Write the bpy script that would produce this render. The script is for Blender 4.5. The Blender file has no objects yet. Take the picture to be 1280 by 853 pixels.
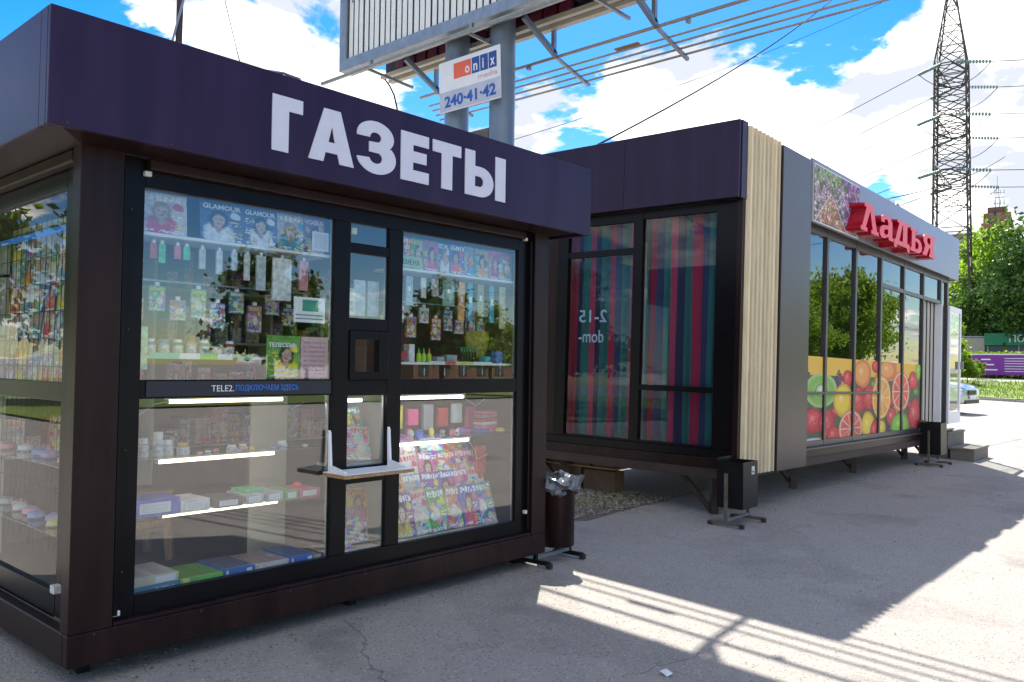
import bpy, math, random
import numpy as np
from mathutils import Matrix, Vector, Euler
R = math.radians
PI = math.pi
rnd = random.Random(7)
scene = bpy.context.scene
C = scene.collection

# ------------------------------------------------------------------ camera
cd = bpy.data.cameras.new('camera'); cam = bpy.data.objects.new('camera', cd); C.objects.link(cam)
cd.sensor_fit = 'HORIZONTAL'; cd.sensor_width = 36; cd.lens = 1043.06/1280*36
cd.clip_start = .05; cd.clip_end = 3000
cam.location = (-1.5526, -4.1407, 1.5473)
cam.rotation_euler = (R(91.6704), R(-.8031), R(-48.1686))
scene.camera = cam
# ------------------------------------------------------------------ exposure
vs = scene.view_settings
vs.view_transform = 'Standard'; vs.look = 'None'; vs.gamma = 1; vs.use_curve_mapping = False
vs.exposure = 2.3
# ------------------------------------------------------------------ sun
SUN = Vector((2.80, 2.08, 4.18)).normalized()        # towards the sun
sl = bpy.data.lights.new('sun', 'SUN'); so = bpy.data.objects.new('sun', sl); C.objects.link(so)
sl.energy = 2.45; sl.angle = R(.5); sl.color = (1, .955, .88)
so.rotation_euler = SUN.to_track_quat('Z', 'Y').to_euler(); so.location = (0, 0, 30)
# ------------------------------------------------------------------ world: Nishita sky with clouds
w = bpy.data.worlds.new('World'); scene.world = w; w.use_nodes = True
nt = w.node_tree; N = nt.nodes; L = nt.links
N.clear()
def nd(t, **k):
    n = N.new(t)
    for a, b in k.items(): setattr(n, a, b)
    return n
out = nd('ShaderNodeOutputWorld'); bg = nd('ShaderNodeBackground')
sky = nd('ShaderNodeTexSky', sky_type='NISHITA'); sky.sun_disc = False
sky.sun_elevation = math.asin(SUN.z); sky.sun_rotation = math.atan2(SUN.x, SUN.y)
sky.air_density = 1.0; sky.dust_density = .25; sky.ozone_density = 2.2; sky.altitude = 200
hs = nd('ShaderNodeHueSaturation'); hs.inputs['Saturation'].default_value = 1.55; hs.inputs['Value'].default_value = .32; hs.inputs['Hue'].default_value = .510
L.new(sky.outputs[0], hs.inputs['Color'])
geo = nd('ShaderNodeTexCoord')
def wm(op, a, b=None, c=None):
    n = nd('ShaderNodeMath', operation=op)
    for i, v in enumerate((a, b, c)):
        if v is None: continue
        if isinstance(v, (int, float)): n.inputs[i].default_value = v
        else: L.new(v, n.inputs[i])
    return n.outputs[0]
dirv = geo.outputs['Generated']
sep = nd('ShaderNodeSeparateXYZ'); L.new(dirv, sep.inputs[0])
zc = wm('MAXIMUM', wm('ADD', sep.outputs[2], .22), .05)
comb = nd('ShaderNodeCombineXYZ')
L.new(wm('DIVIDE', sep.outputs[0], zc), comb.inputs[0]); L.new(wm('DIVIDE', sep.outputs[1], zc), comb.inputs[1])
comb.inputs[2].default_value = .4
n1 = nd('ShaderNodeTexNoise'); n1.inputs['Scale'].default_value = 3.3; n1.inputs['Detail'].default_value = 9; n1.inputs['Roughness'].default_value = .60; n1.inputs['Distortion'].default_value = .25
L.new(comb.outputs[0], n1.inputs['Vector'])
dens = wm('MULTIPLY_ADD', n1.outputs[0], 1.5, -.25)
# cloud banks and gaps, unseen overhead bank added to whiten light: (direction, gain, width)
CL = [((.950, .312, .206), -.34, .03), ((.97, .215, .30), -.14, .025), ((.838, .546, .32), .22, .045), ((.871, .491, .31), .26, .05), ((.90, .435, .28), .24, .05), ((.757, .653, .285), .20, .028), ((.93, .29, .21), .15, .10), ((.90, .37, .215), .13, .09), ((.945, .24, .17), .12, .09), ((.87, .42, .24), .16, .06), ((.84, .48, .25), .12, .05), ((.90, .38, .25), .12, .05), ((.955, .20, .30), .16, .09), ((.94, .24, .36), .06, .05), ((.96, .17, .23), .10, .09),
      ((.935, .25, .375), .12, .045), ((.50, .79, .35), .10, .06), ((.46, .80, .37), .08, .05), ((.56, .77, .31), .10, .08),
      ((.72, .645, .27), .10, .045), ((.60, .76, .28), .10, .06),
      ((.87, .36, .345), -0.22, .07), ((.80, .50, .22), .20, .035), ((.33, .88, .40), .14, .05), ((.80, .46, .40), -0.14, .08), ((.90, .30, .39), -0.22, .05), ((.905, .36, .165), -0.19, .035), ((.78, .58, .21), -0.20, .07), ((.33, .88, .33), -0.16, .08), ((.66, .66, .34), -0.21, .10), ((.835, .50, .27), -0.12, .05),
      ((.97, .19, .09), .05, .1), ((-.1, -.5, .85), .10, .6), ((.45, -.87, .24), -.34, .10), ((.62, -.76, .26), -.34, .11), ((.28, -.95, .25), -.30, .10), ((.5, -.8, .42), -.2, .15), ((.42, -.90, .12), -.22, .06), ((.70, -.70, .13), -.24, .07), ((.55, -.83, .08), .10, .04)]
for d, g, s in CL:
    v = Vector(d).normalized()
    dp = nd('ShaderNodeVectorMath', operation='DOT_PRODUCT'); L.new(dirv, dp.inputs[0]); dp.inputs[1].default_value = v
    e = wm('EXPONENT', wm('MULTIPLY', wm('SUBTRACT', dp.outputs['Value'], 1), 1/(s*s)))
    dens = wm('MULTIPLY_ADD', e, g, dens)
mr = nd('ShaderNodeMapRange', interpolation_type='SMOOTHSTEP'); L.new(dens, mr.inputs[0])
mr.inputs[1].default_value = .51; mr.inputs[2].default_value = .62
n2 = nd('ShaderNodeTexNoise'); n2.inputs['Scale'].default_value = 4.2; n2.inputs['Detail'].default_value = 7; L.new(comb.outputs[0], n2.inputs['Vector'])
cr = nd('ShaderNodeValToRGB'); L.new(n2.outputs[0], cr.inputs[0])
cr.color_ramp.elements[0].position = .43; cr.color_ramp.elements[0].color = (1.15, 1.22, 1.36, 1)
cr.color_ramp.elements[1].position = .62; cr.color_ramp.elements[1].color = (3.9, 3.75, 3.5, 1)
mix = nd('ShaderNodeMixRGB'); L.new(mr.outputs[0], mix.inputs[0]); L.new(hs.outputs[0], mix.inputs[1]); L.new(cr.outputs[0], mix.inputs[2])
L.new(mix.outputs[0], bg.inputs[0]); bg.inputs[1].default_value = .15
L.new(bg.outputs[0], out.inputs[0])

# ================================================================== materials
MATS = {}
def new_mat(name):
    m = bpy.data.materials.new(name); m.use_nodes = True
    return m, m.node_tree, m.node_tree.nodes['Principled BSDF']
def math_helper(nt):
    def M(op, a, b=None, c=None):
        n = nt.nodes.new('ShaderNodeMath'); n.operation = op
        for i, v in enumerate((a, b, c)):
            if v is None: continue
            if isinstance(v, (int, float)): n.inputs[i].default_value = v
            else: nt.links.new(v, n.inputs[i])
        return n.outputs[0]
    return M
def mixc(nt, f, a, b):
    n = nt.nodes.new('ShaderNodeMixRGB')
    for i, v in enumerate((f, a, b)):
        if isinstance(v, (int, float)): n.inputs[i].default_value = v
        elif isinstance(v, tuple): n.inputs[i].default_value = (*v[:3], 1)
        else: nt.links.new(v, n.inputs[i])
    return n.outputs[0]
def noise(nt, scale, detail=4, rough=.55, coord='Object', stretch=None):
    tc = nt.nodes.new('ShaderNodeTexCoord'); n = nt.nodes.new('ShaderNodeTexNoise')
    n.inputs['Scale'].default_value = scale; n.inputs['Detail'].default_value = detail; n.inputs['Roughness'].default_value = rough
    if stretch:
        mp = nt.nodes.new('ShaderNodeMapping'); mp.inputs['Scale'].default_value = stretch
        nt.links.new(tc.outputs[coord], mp.inputs[0]); nt.links.new(mp.outputs[0], n.inputs['Vector'])
    else: nt.links.new(tc.outputs[coord], n.inputs['Vector'])
    return n.outputs[0]
def mat(name, col, rough=.5, metal=0, var=.12, vscale=6, bump=0, bscale=60, emit=0, coat=0, stretch=None, col2=None, spec=.5):
    if name in MATS: return MATS[name]
    m, nt, p = new_mat(name)
    f = noise(nt, vscale, 5, stretch=stretch)
    r = nt.nodes.new('ShaderNodeMapRange'); nt.links.new(f, r.inputs[0]); r.inputs[1].default_value = .3; r.inputs[2].default_value = .7
    c2 = col2 or tuple(min(1, c*(1+var)) for c in col); c1 = tuple(c*(1-var) for c in col) if not col2 else col
    nt.links.new(mixc(nt, r.outputs[0], c1, c2), p.inputs['Base Color'])
    M = math_helper(nt)
    nt.links.new(M('MULTIPLY_ADD', f, .25*rough, rough*.875), p.inputs['Roughness'])
    p.inputs['Metallic'].default_value = metal; p.inputs['Coat Weight'].default_value = coat
    p.inputs['Specular IOR Level'].default_value = spec
    if bump:
        b = nt.nodes.new('ShaderNodeBump'); b.inputs['Strength'].default_value = bump; b.inputs['Distance'].default_value = .01
        nt.links.new(noise(nt, bscale, 4), b.inputs['Height']); nt.links.new(b.outputs[0], p.inputs['Normal'])
    if emit:
        p.inputs['Emission Color'].default_value = (*col, 1); p.inputs['Emission Strength'].default_value = emit
    MATS[name] = m; return m
def glass_mat(name, tint=(.93, .96, .95), ior=1.75, dirt=.03):
    m = bpy.data.materials.new(name); m.use_nodes = True; nt = m.node_tree; nt.nodes.clear()
    o = nt.nodes.new('ShaderNodeOutputMaterial'); tr = nt.nodes.new('ShaderNodeBsdfTransparent'); tr.inputs[0].default_value = (*tint, 1)
    gl = nt.nodes.new('ShaderNodeBsdfGlossy'); gl.inputs['Roughness'].default_value = .004; gl.inputs[0].default_value = (1, 1, 1, 1)
    fr = nt.nodes.new('ShaderNodeFresnel'); fr.inputs[0].default_value = ior
    b = nt.nodes.new('ShaderNodeBump'); b.inputs['Strength'].default_value = .02; b.inputs['Distance'].default_value = .005
    nt.links.new(noise(nt, 1.3, 1), b.inputs['Height']); nt.links.new(b.outputs[0], gl.inputs['Normal'])
    mx = nt.nodes.new('ShaderNodeMixShader'); 
    gn = nt.nodes.new('ShaderNodeNewGeometry'); M = math_helper(nt)      # one optical interface per pane, the outer face
    nt.links.new(M('MULTIPLY', fr.outputs[0], M('SUBTRACT', 1, gn.outputs['Backfacing'])), mx.inputs[0]); nt.links.new(tr.outputs[0], mx.inputs[1]); nt.links.new(gl.outputs[0], mx.inputs[2])
    df = nt.nodes.new('ShaderNodeBsdfDiffuse'); df.inputs[0].default_value = (.6, .6, .58, 1)
    mx2 = nt.nodes.new('ShaderNodeMixShader'); M = math_helper(nt)
    nt.links.new(M('MULTIPLY', M('POWER', noise(nt, 5, 6), 3), dirt*4), mx2.inputs[0])
    nt.links.new(mx.outputs[0], mx2.inputs[1]); nt.links.new(df.outputs[0], mx2.inputs[2]); nt.links.new(mx2.outputs[0], o.inputs[0])
    MATS[name] = m; return m

m_fascia = mat('fascia purple brown composite panel', (.027, .014, .040), .34, var=.22, vscale=1.3, spec=.22, stretch=(5, 5, .5), bump=.03, bscale=3)
m_brown = mat('dark brown powder coated steel', (.019, .0085, .0080), .34, var=.4, vscale=2, stretch=(5, 5, .7), bump=.05, bscale=250, spec=.2)
m_frame = mat('dark window frame plastic', (.006, .005, .0065), .30, var=.2, vscale=9, spec=.16)
m_rust = mat('brown painted steel beam', (.050, .026, .020), .6, var=.3, vscale=7, bump=.15, bscale=80)
m_black = mat('black painted steel', (.007, .007, .008), .38, var=.3, vscale=8, bump=.08, bscale=90, spec=.3)
m_bootsteel = mat('grey brown weathered steel', (.14, .12, .09), .6, .3, var=.3, vscale=14)
m_white = mat('white paint', (.78, .78, .80), .4, var=.04)
m_offwhite = mat('off white laminate', (.48, .45, .38), .5, var=.06)
m_letter = mat('white vinyl letters', (.58, .58, .66), .5, var=.03, vscale=12)
m_ceiling = mat('pale interior panel', (.15, .115, .08), .6, var=.08)
m_intfloor = mat('brown interior floor', (.10, .08, .06), .6, var=.2)
m_glass = glass_mat('window glass', ior=2.3, dirt=.001)
m_glass_d = glass_mat('tinted shop glass', (.92, .95, .95), 2.2, .004)
m_glass_e = glass_mat('end window glass', (.95, .97, .97), 1.38, .004)
m_shelfglass = glass_mat('shelf glass', (.90, .95, .93), 1.5, .02)
m_tube = mat('lit fluorescent tube', (1, .78, .48), .4, emit=1.3)
m_tube2 = mat('lit cool tube', (.92, .96, 1), .4, emit=2.4)
m_wood = mat('light stool wood', (.30, .18, .09), .55, var=.25, vscale=5, stretch=(12, 12, 1.5))
m_slat = mat('pale timber slat', (.56, .44, .26), .6, col2=(.74, .62, .41), vscale=4, stretch=(10, 10, .7), bump=.2, bscale=30)
m_grey_panel = mat('bronze grey aluminium panel', (.055, .040, .038), .30, .1, var=.05, vscale=1)
m_grey_fascia = mat('grey fascia panel', (.20, .19, .245), .3, .25, var=.04, vscale=1)
m_mull = mat('grey brown aluminium profile', (.075, .066, .068), .35, .4, var=.1)
m_sticker = mat('pale sticker', (.62, .62, .58), .5, var=.2, vscale=40)
m_tele = mat('blue black vinyl strip', (.007, .010, .022), .35, var=.1)
m_bluetext = mat('blue lettering', (.02, .20, .75), .5, var=.05)
m_ply = mat('raw chipboard edge', (.36, .22, .10), .7, var=.4, vscale=60)
m_bag = mat('crumpled grey plastic bag', (.10, .105, .12), .22, var=.5, vscale=12, bump=.5, bscale=25, spec=.9)
m_galv = mat('galvanised steel', (.30, .32, .345), .42, .75, var=.15, vscale=9)
m_pole = mat('grey blue painted pole', (.17, .215, .27), .42, .3, var=.15, vscale=2, bump=.05, bscale=20)
m_prism = mat('billboard prism face', (.80, .78, .75), .5, var=.09, vscale=3, stretch=(1, 1, .3))
m_boarddark = mat('dark board interior', (.028, .026, .032), .6, var=.3)
m_boardred = mat('red poster back', (.14, .02, .05), .5, var=.4, vscale=5)
m_boardgreen = mat('green poster back', (.02, .13, .11), .5, var=.3)
m_rustpipe = mat('rusty pipe', (.34, .32, .30), .5, .45, var=.2, vscale=2)
m_pylon = mat('weathered pylon steel', (.075, .062, .058), .7, .2, var=.35, vscale=1.5)
m_wire = mat('dark cable', (.012, .012, .013), .8, spec=.1)
m_insul = mat('glass insulator', (.18, .26, .24), .25)
m_red = mat('red acrylic sign side', (.42, .004, .018), .28, var=.05)
m_redface = mat('bright red acrylic letter face', (.86, .05, .065), .4, var=.03)
m_orange = mat('orange red sign patch', (.80, .13, .06), .5, var=.05)
m_navy = mat('navy sign patch', (.02, .07, .30), .5, var=.05)
m_conc = mat('grey weathered timber step', (.16, .145, .12), .85, var=.25, vscale=9, bump=.4, bscale=40, stretch=(1, 6, 6))
m_block = mat('sand coloured block', (.16, .10, .06), .85, var=.2, vscale=8, bump=.3, bscale=60)
m_kerb = mat('kerb concrete', (.32, .30, .28), .8, var=.15)
m_trunk = mat('tree bark', (.075, .055, .04), .9, var=.35, vscale=4, bump=.6, bscale=12)
m_carpaint = mat('silver car paint', (.50, .54, .60), .22, .55, var=.03, coat=.8)
m_carglass = mat('dark car glass', (.02, .03, .035), .05, var=.1)
m_rubber = mat('black rubber', (.02, .02, .02), .7)
m_chrome = mat('chrome', (.7, .7, .7), .12, 1)
m_green = mat('green sign board', (.004, .20, .085), .4, var=.05)
m_purple = mat('purple banner', (.20, .028, .29), .5, var=.05)
m_beige = mat('beige cladding', (.40, .34, .27), .6, var=.08)
m_paper = mat('white paper', (.7, .7, .72), .7, var=.05)
m_brick = mat('tower brick', (.23, .12, .08), .8, var=.25, vscale=.5)
m_plaster = mat('pale building plaster', (.42, .39, .36), .8, var=.1, vscale=.2)
m_winfar = mat('far window glass', (.05, .07, .09), .15)
m_strip = mat('beige vinyl door strip', (.42, .38, .33), .5, var=.2, vscale=3, stretch=(6, 6, .5))

# asphalt
def asphalt():
    m, nt, p = new_mat('worn asphalt'); M = math_helper(nt)
    big = noise(nt, .55, 6); mid = noise(nt, 4, 6, .65); fine = noise(nt, 160, 3, .7)
    tc = nt.nodes.new('ShaderNodeTexCoord'); v = nt.nodes.new('ShaderNodeTexVoronoi'); v.inputs['Scale'].default_value = 62; nt.links.new(tc.outputs['Object'], v.inputs['Vector'])
    sepc = nt.nodes.new('ShaderNodeSeparateColor'); nt.links.new(v.outputs['Color'], sepc.inputs[0])
    speck = M('MULTIPLY', M('GREATER_THAN', sepc.outputs[0], .80), M('LESS_THAN', v.outputs['Distance'], .36))
    dark = M('MULTIPLY', M('LESS_THAN', sepc.outputs[0], .16), M('LESS_THAN', v.outputs['Distance'], .40))
    base = mixc(nt, mid, (.255, .228, .196), (.355, .322, .285))
    base = mixc(nt, M('MULTIPLY', M('GREATER_THAN', big, .56), .25), base, (.15, .135, .115))
    base = mixc(nt, M('MULTIPLY', fine, .5), base, (.34, .315, .29))
    base = mixc(nt, M('MULTIPLY', speck, .75), base, (.48, .46, .43))
    base = mixc(nt, M('MULTIPLY', dark, .6), base, (.07, .068, .07))
    wp = nt.nodes.new('ShaderNodeVectorMath'); wp.operation = 'MULTIPLY_ADD'; wn = nt.nodes.new('ShaderNodeTexNoise'); wn.inputs['Scale'].default_value = 1.7; wn.inputs['Detail'].default_value = 5
    nt.links.new(tc.outputs['Object'], wn.inputs['Vector']); nt.links.new(wn.outputs['Color'], wp.inputs[0]); wp.inputs[1].default_value = (.35, .35, .35); nt.links.new(tc.outputs['Object'], wp.inputs[2])
    ck = nt.nodes.new('ShaderNodeTexVoronoi'); ck.feature = 'DISTANCE_TO_EDGE'; ck.inputs['Scale'].default_value = .38; nt.links.new(wp.outputs[0], ck.inputs['Vector'])
    crack = M('MULTIPLY', M('LESS_THAN', ck.outputs['Distance'], .0016), M('GREATER_THAN', big, .52))
    base = mixc(nt, M('MULTIPLY', crack, .4), base, (.05, .047, .045))
    st1 = nt.nodes.new('ShaderNodeMapRange'); nt.links.new(noise(nt, 1.1, 3, .5), st1.inputs[0]); st1.inputs[1].default_value = .60; st1.inputs[2].default_value = .72
    base = mixc(nt, M('MULTIPLY', st1.outputs[0], .35), base, (.13, .115, .10))
    nt.links.new(base, p.inputs['Base Color']); p.inputs['Roughness'].default_value = .88; p.inputs['Specular IOR Level'].default_value = .3
    b = nt.nodes.new('ShaderNodeBump'); b.inputs['Strength'].default_value = .7; b.inputs['Distance'].default_value = .006
    nt.links.new(M('ADD', M('SUBTRACT', 1, v.outputs['Distance']), fine), b.inputs['Height'])
    b2 = nt.nodes.new('ShaderNodeBump'); b2.inputs['Strength'].default_value = .35; b2.inputs['Distance'].default_value = .03
    nt.links.new(mid, b2.inputs['Height']); nt.links.new(b.outputs[0], b2.inputs['Normal']); nt.links.new(b2.outputs[0], p.inputs['Normal'])
    return m
m_asphalt = asphalt()
def leaf_mat(name, c1, c2, trans=.35):
    m, nt, p = new_mat(name)
    oi = nt.nodes.new('ShaderNodeObjectInfo'); M = math_helper(nt)
    g = nt.nodes.new('ShaderNodeNewGeometry')
    f = M('FRACT', M('ADD', M('MULTIPLY', noise(nt, 1.6, 4), 1.2), M('MULTIPLY', g.outputs['Random Per Island'], .55)))
    c = mixc(nt, f, c1, c2)
    nt.links.new(c, p.inputs['Base Color']); p.inputs['Roughness'].default_value = .55
    t = nt.nodes.new('ShaderNodeBsdfTranslucent'); nt.links.new(c, t.inputs[0])
    mx = nt.nodes.new('ShaderNodeMixShader'); mx.inputs[0].default_value = trans
    o = nt.nodes['Material Output']; nt.links.new(p.outputs[0], mx.inputs[1]); nt.links.new(t.outputs[0], mx.inputs[2]); nt.links.new(mx.outputs[0], o.inputs[0])
    return m
m_leaf = leaf_mat('bright green leaves', (.13, .23, .012), (.27, .42, .03), .55)
m_leafl = leaf_mat('yellow green leaves', (.15, .24, .012), (.30, .42, .035), .5)
m_leafd = leaf_mat('dark green leaves', (.035, .085, .010), (.09, .18, .022), .4)
m_grass = leaf_mat('grass blades', (.10, .17, .015), (.20, .28, .03), .3)
m_soil = mat('soil', (.07, .055, .04), .95, var=.3, bump=.5)

# print materials on magazine covers: title band, figure, text rows
def cover_mat(name, bgc, accent, kind, hair=(.05, .03, .02)):
    m, nt, p = new_mat(name); M = math_helper(nt)
    tc = nt.nodes.new('ShaderNodeTexCoord'); s = nt.nodes.new('ShaderNodeSeparateXYZ'); nt.links.new(tc.outputs['Generated'], s.inputs[0])
    wn = nt.nodes.new('ShaderNodeTexNoise'); wn.inputs['Scale'].default_value = 7; nt.links.new(tc.outputs['Generated'], wn.inputs['Vector'])
    x = M('MULTIPLY_ADD', M('SUBTRACT', wn.outputs[0], .5), .16, s.outputs[0]); z = M('MULTIPLY_ADD', M('SUBTRACT', wn.outputs[0], .5), -.12, s.outputs[2])
    oi = nt.nodes.new('ShaderNodeObjectInfo'); r = oi.outputs['Random']
    def box(x0, x1, z0, z1): return M('MULTIPLY', M('MULTIPLY', M('GREATER_THAN', x, x0), M('LESS_THAN', x, x1)), M('MULTIPLY', M('GREATER_THAN', z, z0), M('LESS_THAN', z, z1)))
    def ell(cx, cz, rx, rz):
        dx = M('DIVIDE', M('SUBTRACT', x, cx), rx); dz = M('DIVIDE', M('SUBTRACT', z, cz), rz)
        q = nt.nodes.new('ShaderNodeMapRange'); q.interpolation_type = 'SMOOTHSTEP'; nt.links.new(M('ADD', M('MULTIPLY', dx, dx), M('MULTIPLY', dz, dz)), q.inputs[0])
        q.inputs[1].default_value = 1.35; q.inputs[2].default_value = .65
        return q.outputs[0]
    cb = nt.nodes.new('ShaderNodeCombineXYZ'); nt.links.new(M('MULTIPLY', x, .7), cb.inputs[0]); nt.links.new(z, cb.inputs[1]); nt.links.new(M('MULTIPLY', r, 37), cb.inputs[2])
    no = nt.nodes.new('ShaderNodeTexNoise'); no.inputs['Scale'].default_value = 5; no.inputs['Detail'].default_value = 3; nt.links.new(cb.outputs[0], no.inputs['Vector'])
    no2 = nt.nodes.new('ShaderNodeTexNoise'); no2.inputs['Scale'].default_value = 17; no2.inputs['Detail'].default_value = 1; nt.links.new(cb.outputs[0], no2.inputs['Vector'])
    ink = M('GREATER_THAN', no2.outputs[0], .47)
    col = mixc(nt, M('MULTIPLY', no.outputs[0], .6), tuple(bgc), tuple(min(1, c*.4+.35*a) for c, a in zip(bgc, accent)))
    notitle = kind.endswith('_plain'); kind = kind.replace('_plain', '')
    if kind == 'face':
        cx = M('MULTIPLY_ADD', r, .22, .42)
        col = mixc(nt, ell(cx, .18, .34, .33), col, accent)
        col = mixc(nt, ell(cx, .55, .23, .25), col, hair)
        col = mixc(nt, ell(cx, .33, .08, .12), col, (.50, .30, .22))
        col = mixc(nt, ell(cx, .53, .145, .165), col, (.60, .38, .28))
        for dx in (-.055, .055): col = mixc(nt, ell(M('ADD', cx, dx), .565, .028, .014), col, (.06, .04, .04))
        col = mixc(nt, ell(cx, .455, .05, .016), col, (.45, .06, .07))
    elif kind == 'kids':
        v = nt.nodes.new('ShaderNodeTexVoronoi'); v.inputs['Scale'].default_value = 5.5; v.inputs['Randomness'].default_value = 1; nt.links.new(cb.outputs[0], v.inputs['Vector'])
        h = nt.nodes.new('ShaderNodeHueSaturation'); h.inputs['Saturation'].default_value = .95; h.inputs['Value'].default_value = .8; nt.links.new(v.outputs['Color'], h.inputs['Color'])
        col = mixc(nt, M('MULTIPLY', M('LESS_THAN', v.outputs['Distance'], .55), M('LESS_THAN', z, .72)), col, h.outputs[0])
        col = mixc(nt, ell(M('MULTIPLY_ADD', r, .4, .3), .42, .2, .16), col, (.72, .62, .5))
    tone = nt.nodes.new('ShaderNodeTexNoise'); tone.inputs['Scale'].default_value = 9; tone.inputs['Detail'].default_value = 6; tone.inputs['Roughness'].default_value = .7; nt.links.new(cb.outputs[0], tone.inputs['Vector'])
    hv = nt.nodes.new('ShaderNodeHueSaturation'); nt.links.new(col, hv.inputs['Color']); nt.links.new(M('MULTIPLY_ADD', tone.outputs[0], 2.0, .0), hv.inputs['Value']); nt.links.new(M('MULTIPLY_ADD', no.outputs[0], .16, .42), hv.inputs['Hue']); col = hv.outputs[0]
    # title
    tb = box(.05, .95, .80, .95) if not notitle else 0.0
    lett = M('GREATER_THAN', M('FRACT', M('MULTIPLY', M('ADD', x, r), 7)), .24)
    inner = M('GREATER_THAN', M('ADD', no2.outputs[0], M('MULTIPLY', M('GREATER_THAN', z, .86), .04)), .44)
    tcx = mixc(nt, M('GREATER_THAN', r, .5), (.8, .8, .8), accent)
    col = mixc(nt, M('MULTIPLY', tb, M('MULTIPLY', lett, inner)), col, tcx)
    rows = M('GREATER_THAN', M('FRACT', M('MULTIPLY', z, 15)), .45)
    side = M('MULTIPLY', M('ADD', M('MULTIPLY', box(.05, .33, .12, .72), M('GREATER_THAN', r, .35)), M('MULTIPLY', box(.66, .96, .08, .55), M('LESS_THAN', r, .65))), M('GREATER_THAN', M('FRACT', M('ADD', M('MULTIPLY', z, 3.4), r)), .4))
    col = mixc(nt, M('MULTIPLY', M('MULTIPLY', side, rows), ink), col, mixc(nt, M('GREATER_THAN', M('FRACT', M('MULTIPLY', z, 3.1)), .5), (.82, .80, .75), (.80, .62, .05)))
    col = mixc(nt, ell(.80, .70, .12, .08), col, accent)
    col = mixc(nt, M('MULTIPLY', box(.08, .92, .03, .09), ink), col, (.8, .8, .8))
    nt.links.new(col, p.inputs['Base Color']); p.inputs['Roughness'].default_value = .3; p.inputs['Coat Weight'].default_value = .3
    return m
PAL = {'red': (.55, .03, .03), 'blue': (.04, .14, .48), 'yellow': (.75, .50, .04), 'pink': (.70, .22, .32), 'white': (.68, .66, .62), 'green': (.08, .33, .06), 'orange': (.72, .22, .03), 'teal': (.03, .30, .34), 'purple': (.24, .06, .33), 'grey': (.28, .28, .30), 'beige': (.50, .42, .33), 'navy': (.015, .04, .16)}
ACC = {'red': (.8, .6, .05), 'blue': (.75, .1, .1), 'yellow': (.6, .05, .05), 'pink': (.5, .04, .25), 'white': (.6, .06, .08), 'green': (.75, .6, .05), 'orange': (.05, .15, .5), 'teal': (.75, .3, .05), 'purple': (.75, .55, .1), 'grey': (.65, .08, .2), 'beige': (.1, .3, .45), 'navy': (.7, .7, .75)}
COV = {}
def cover(color, kind):
    k = (color, kind)
    if k not in COV:
        COV[k] = cover_mat(color+' '+kind+' cover', PAL[color], ACC[color], kind, rnd.choice([(.03, .02, .015), (.35, .22, .09), (.12, .05, .02)]))
    return COV[k]
def textsheet(name, bgc, rows=16, ink=(.12, .12, .14), dens=.46, scale=60):
    if name in MATS: return MATS[name]
    m, nt, p = new_mat(name); M = math_helper(nt)
    tc = nt.nodes.new('ShaderNodeTexCoord'); s = nt.nodes.new('ShaderNodeSeparateXYZ'); nt.links.new(tc.outputs['Generated'], s.inputs[0])
    x, z = s.outputs[0], s.outputs[2]
    cb = nt.nodes.new('ShaderNodeCombineXYZ'); nt.links.new(x, cb.inputs[0]); nt.links.new(z, cb.inputs[1])
    no = nt.nodes.new('ShaderNodeTexNoise'); no.inputs['Scale'].default_value = scale; no.inputs['Detail'].default_value = 0; nt.links.new(cb.outputs[0], no.inputs['Vector'])
    f = M('MULTIPLY', M('GREATER_THAN', M('FRACT', M('MULTIPLY', z, rows)), .5), M('GREATER_THAN', no.outputs[0], dens))
    ed = M('MULTIPLY', M('MULTIPLY', M('GREATER_THAN', x, .1), M('LESS_THAN', x, .9)), M('MULTIPLY', M('GREATER_THAN', z, .08), M('LESS_THAN', z, .92)))
    nt.links.new(mixc(nt, M('MULTIPLY', M('MULTIPLY', f, ed), .8), bgc, ink), p.inputs['Base Color']); p.inputs['Roughness'].default_value = .5
    MATS[name] = m; return m
def vcol_mat(name, rough=.6):
    m, nt, p = new_mat(name)
    a = nt.nodes.new('ShaderNodeVertexColor'); a.layer_name = 'Col'
    n = noise(nt, 40, 4); nt.links.new(mixc(nt, math_helper(nt)('MULTIPLY', n, .18), a.outputs[0], (.9, .88, .8)), p.inputs['Base Color'])
    p.inputs['Roughness'].default_value = rough; p.inputs['Specular IOR Level'].default_value = .15
    return m
m_print = vcol_mat('printed film'); m_matprint = vcol_mat('matt printed banner', .7)

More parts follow.
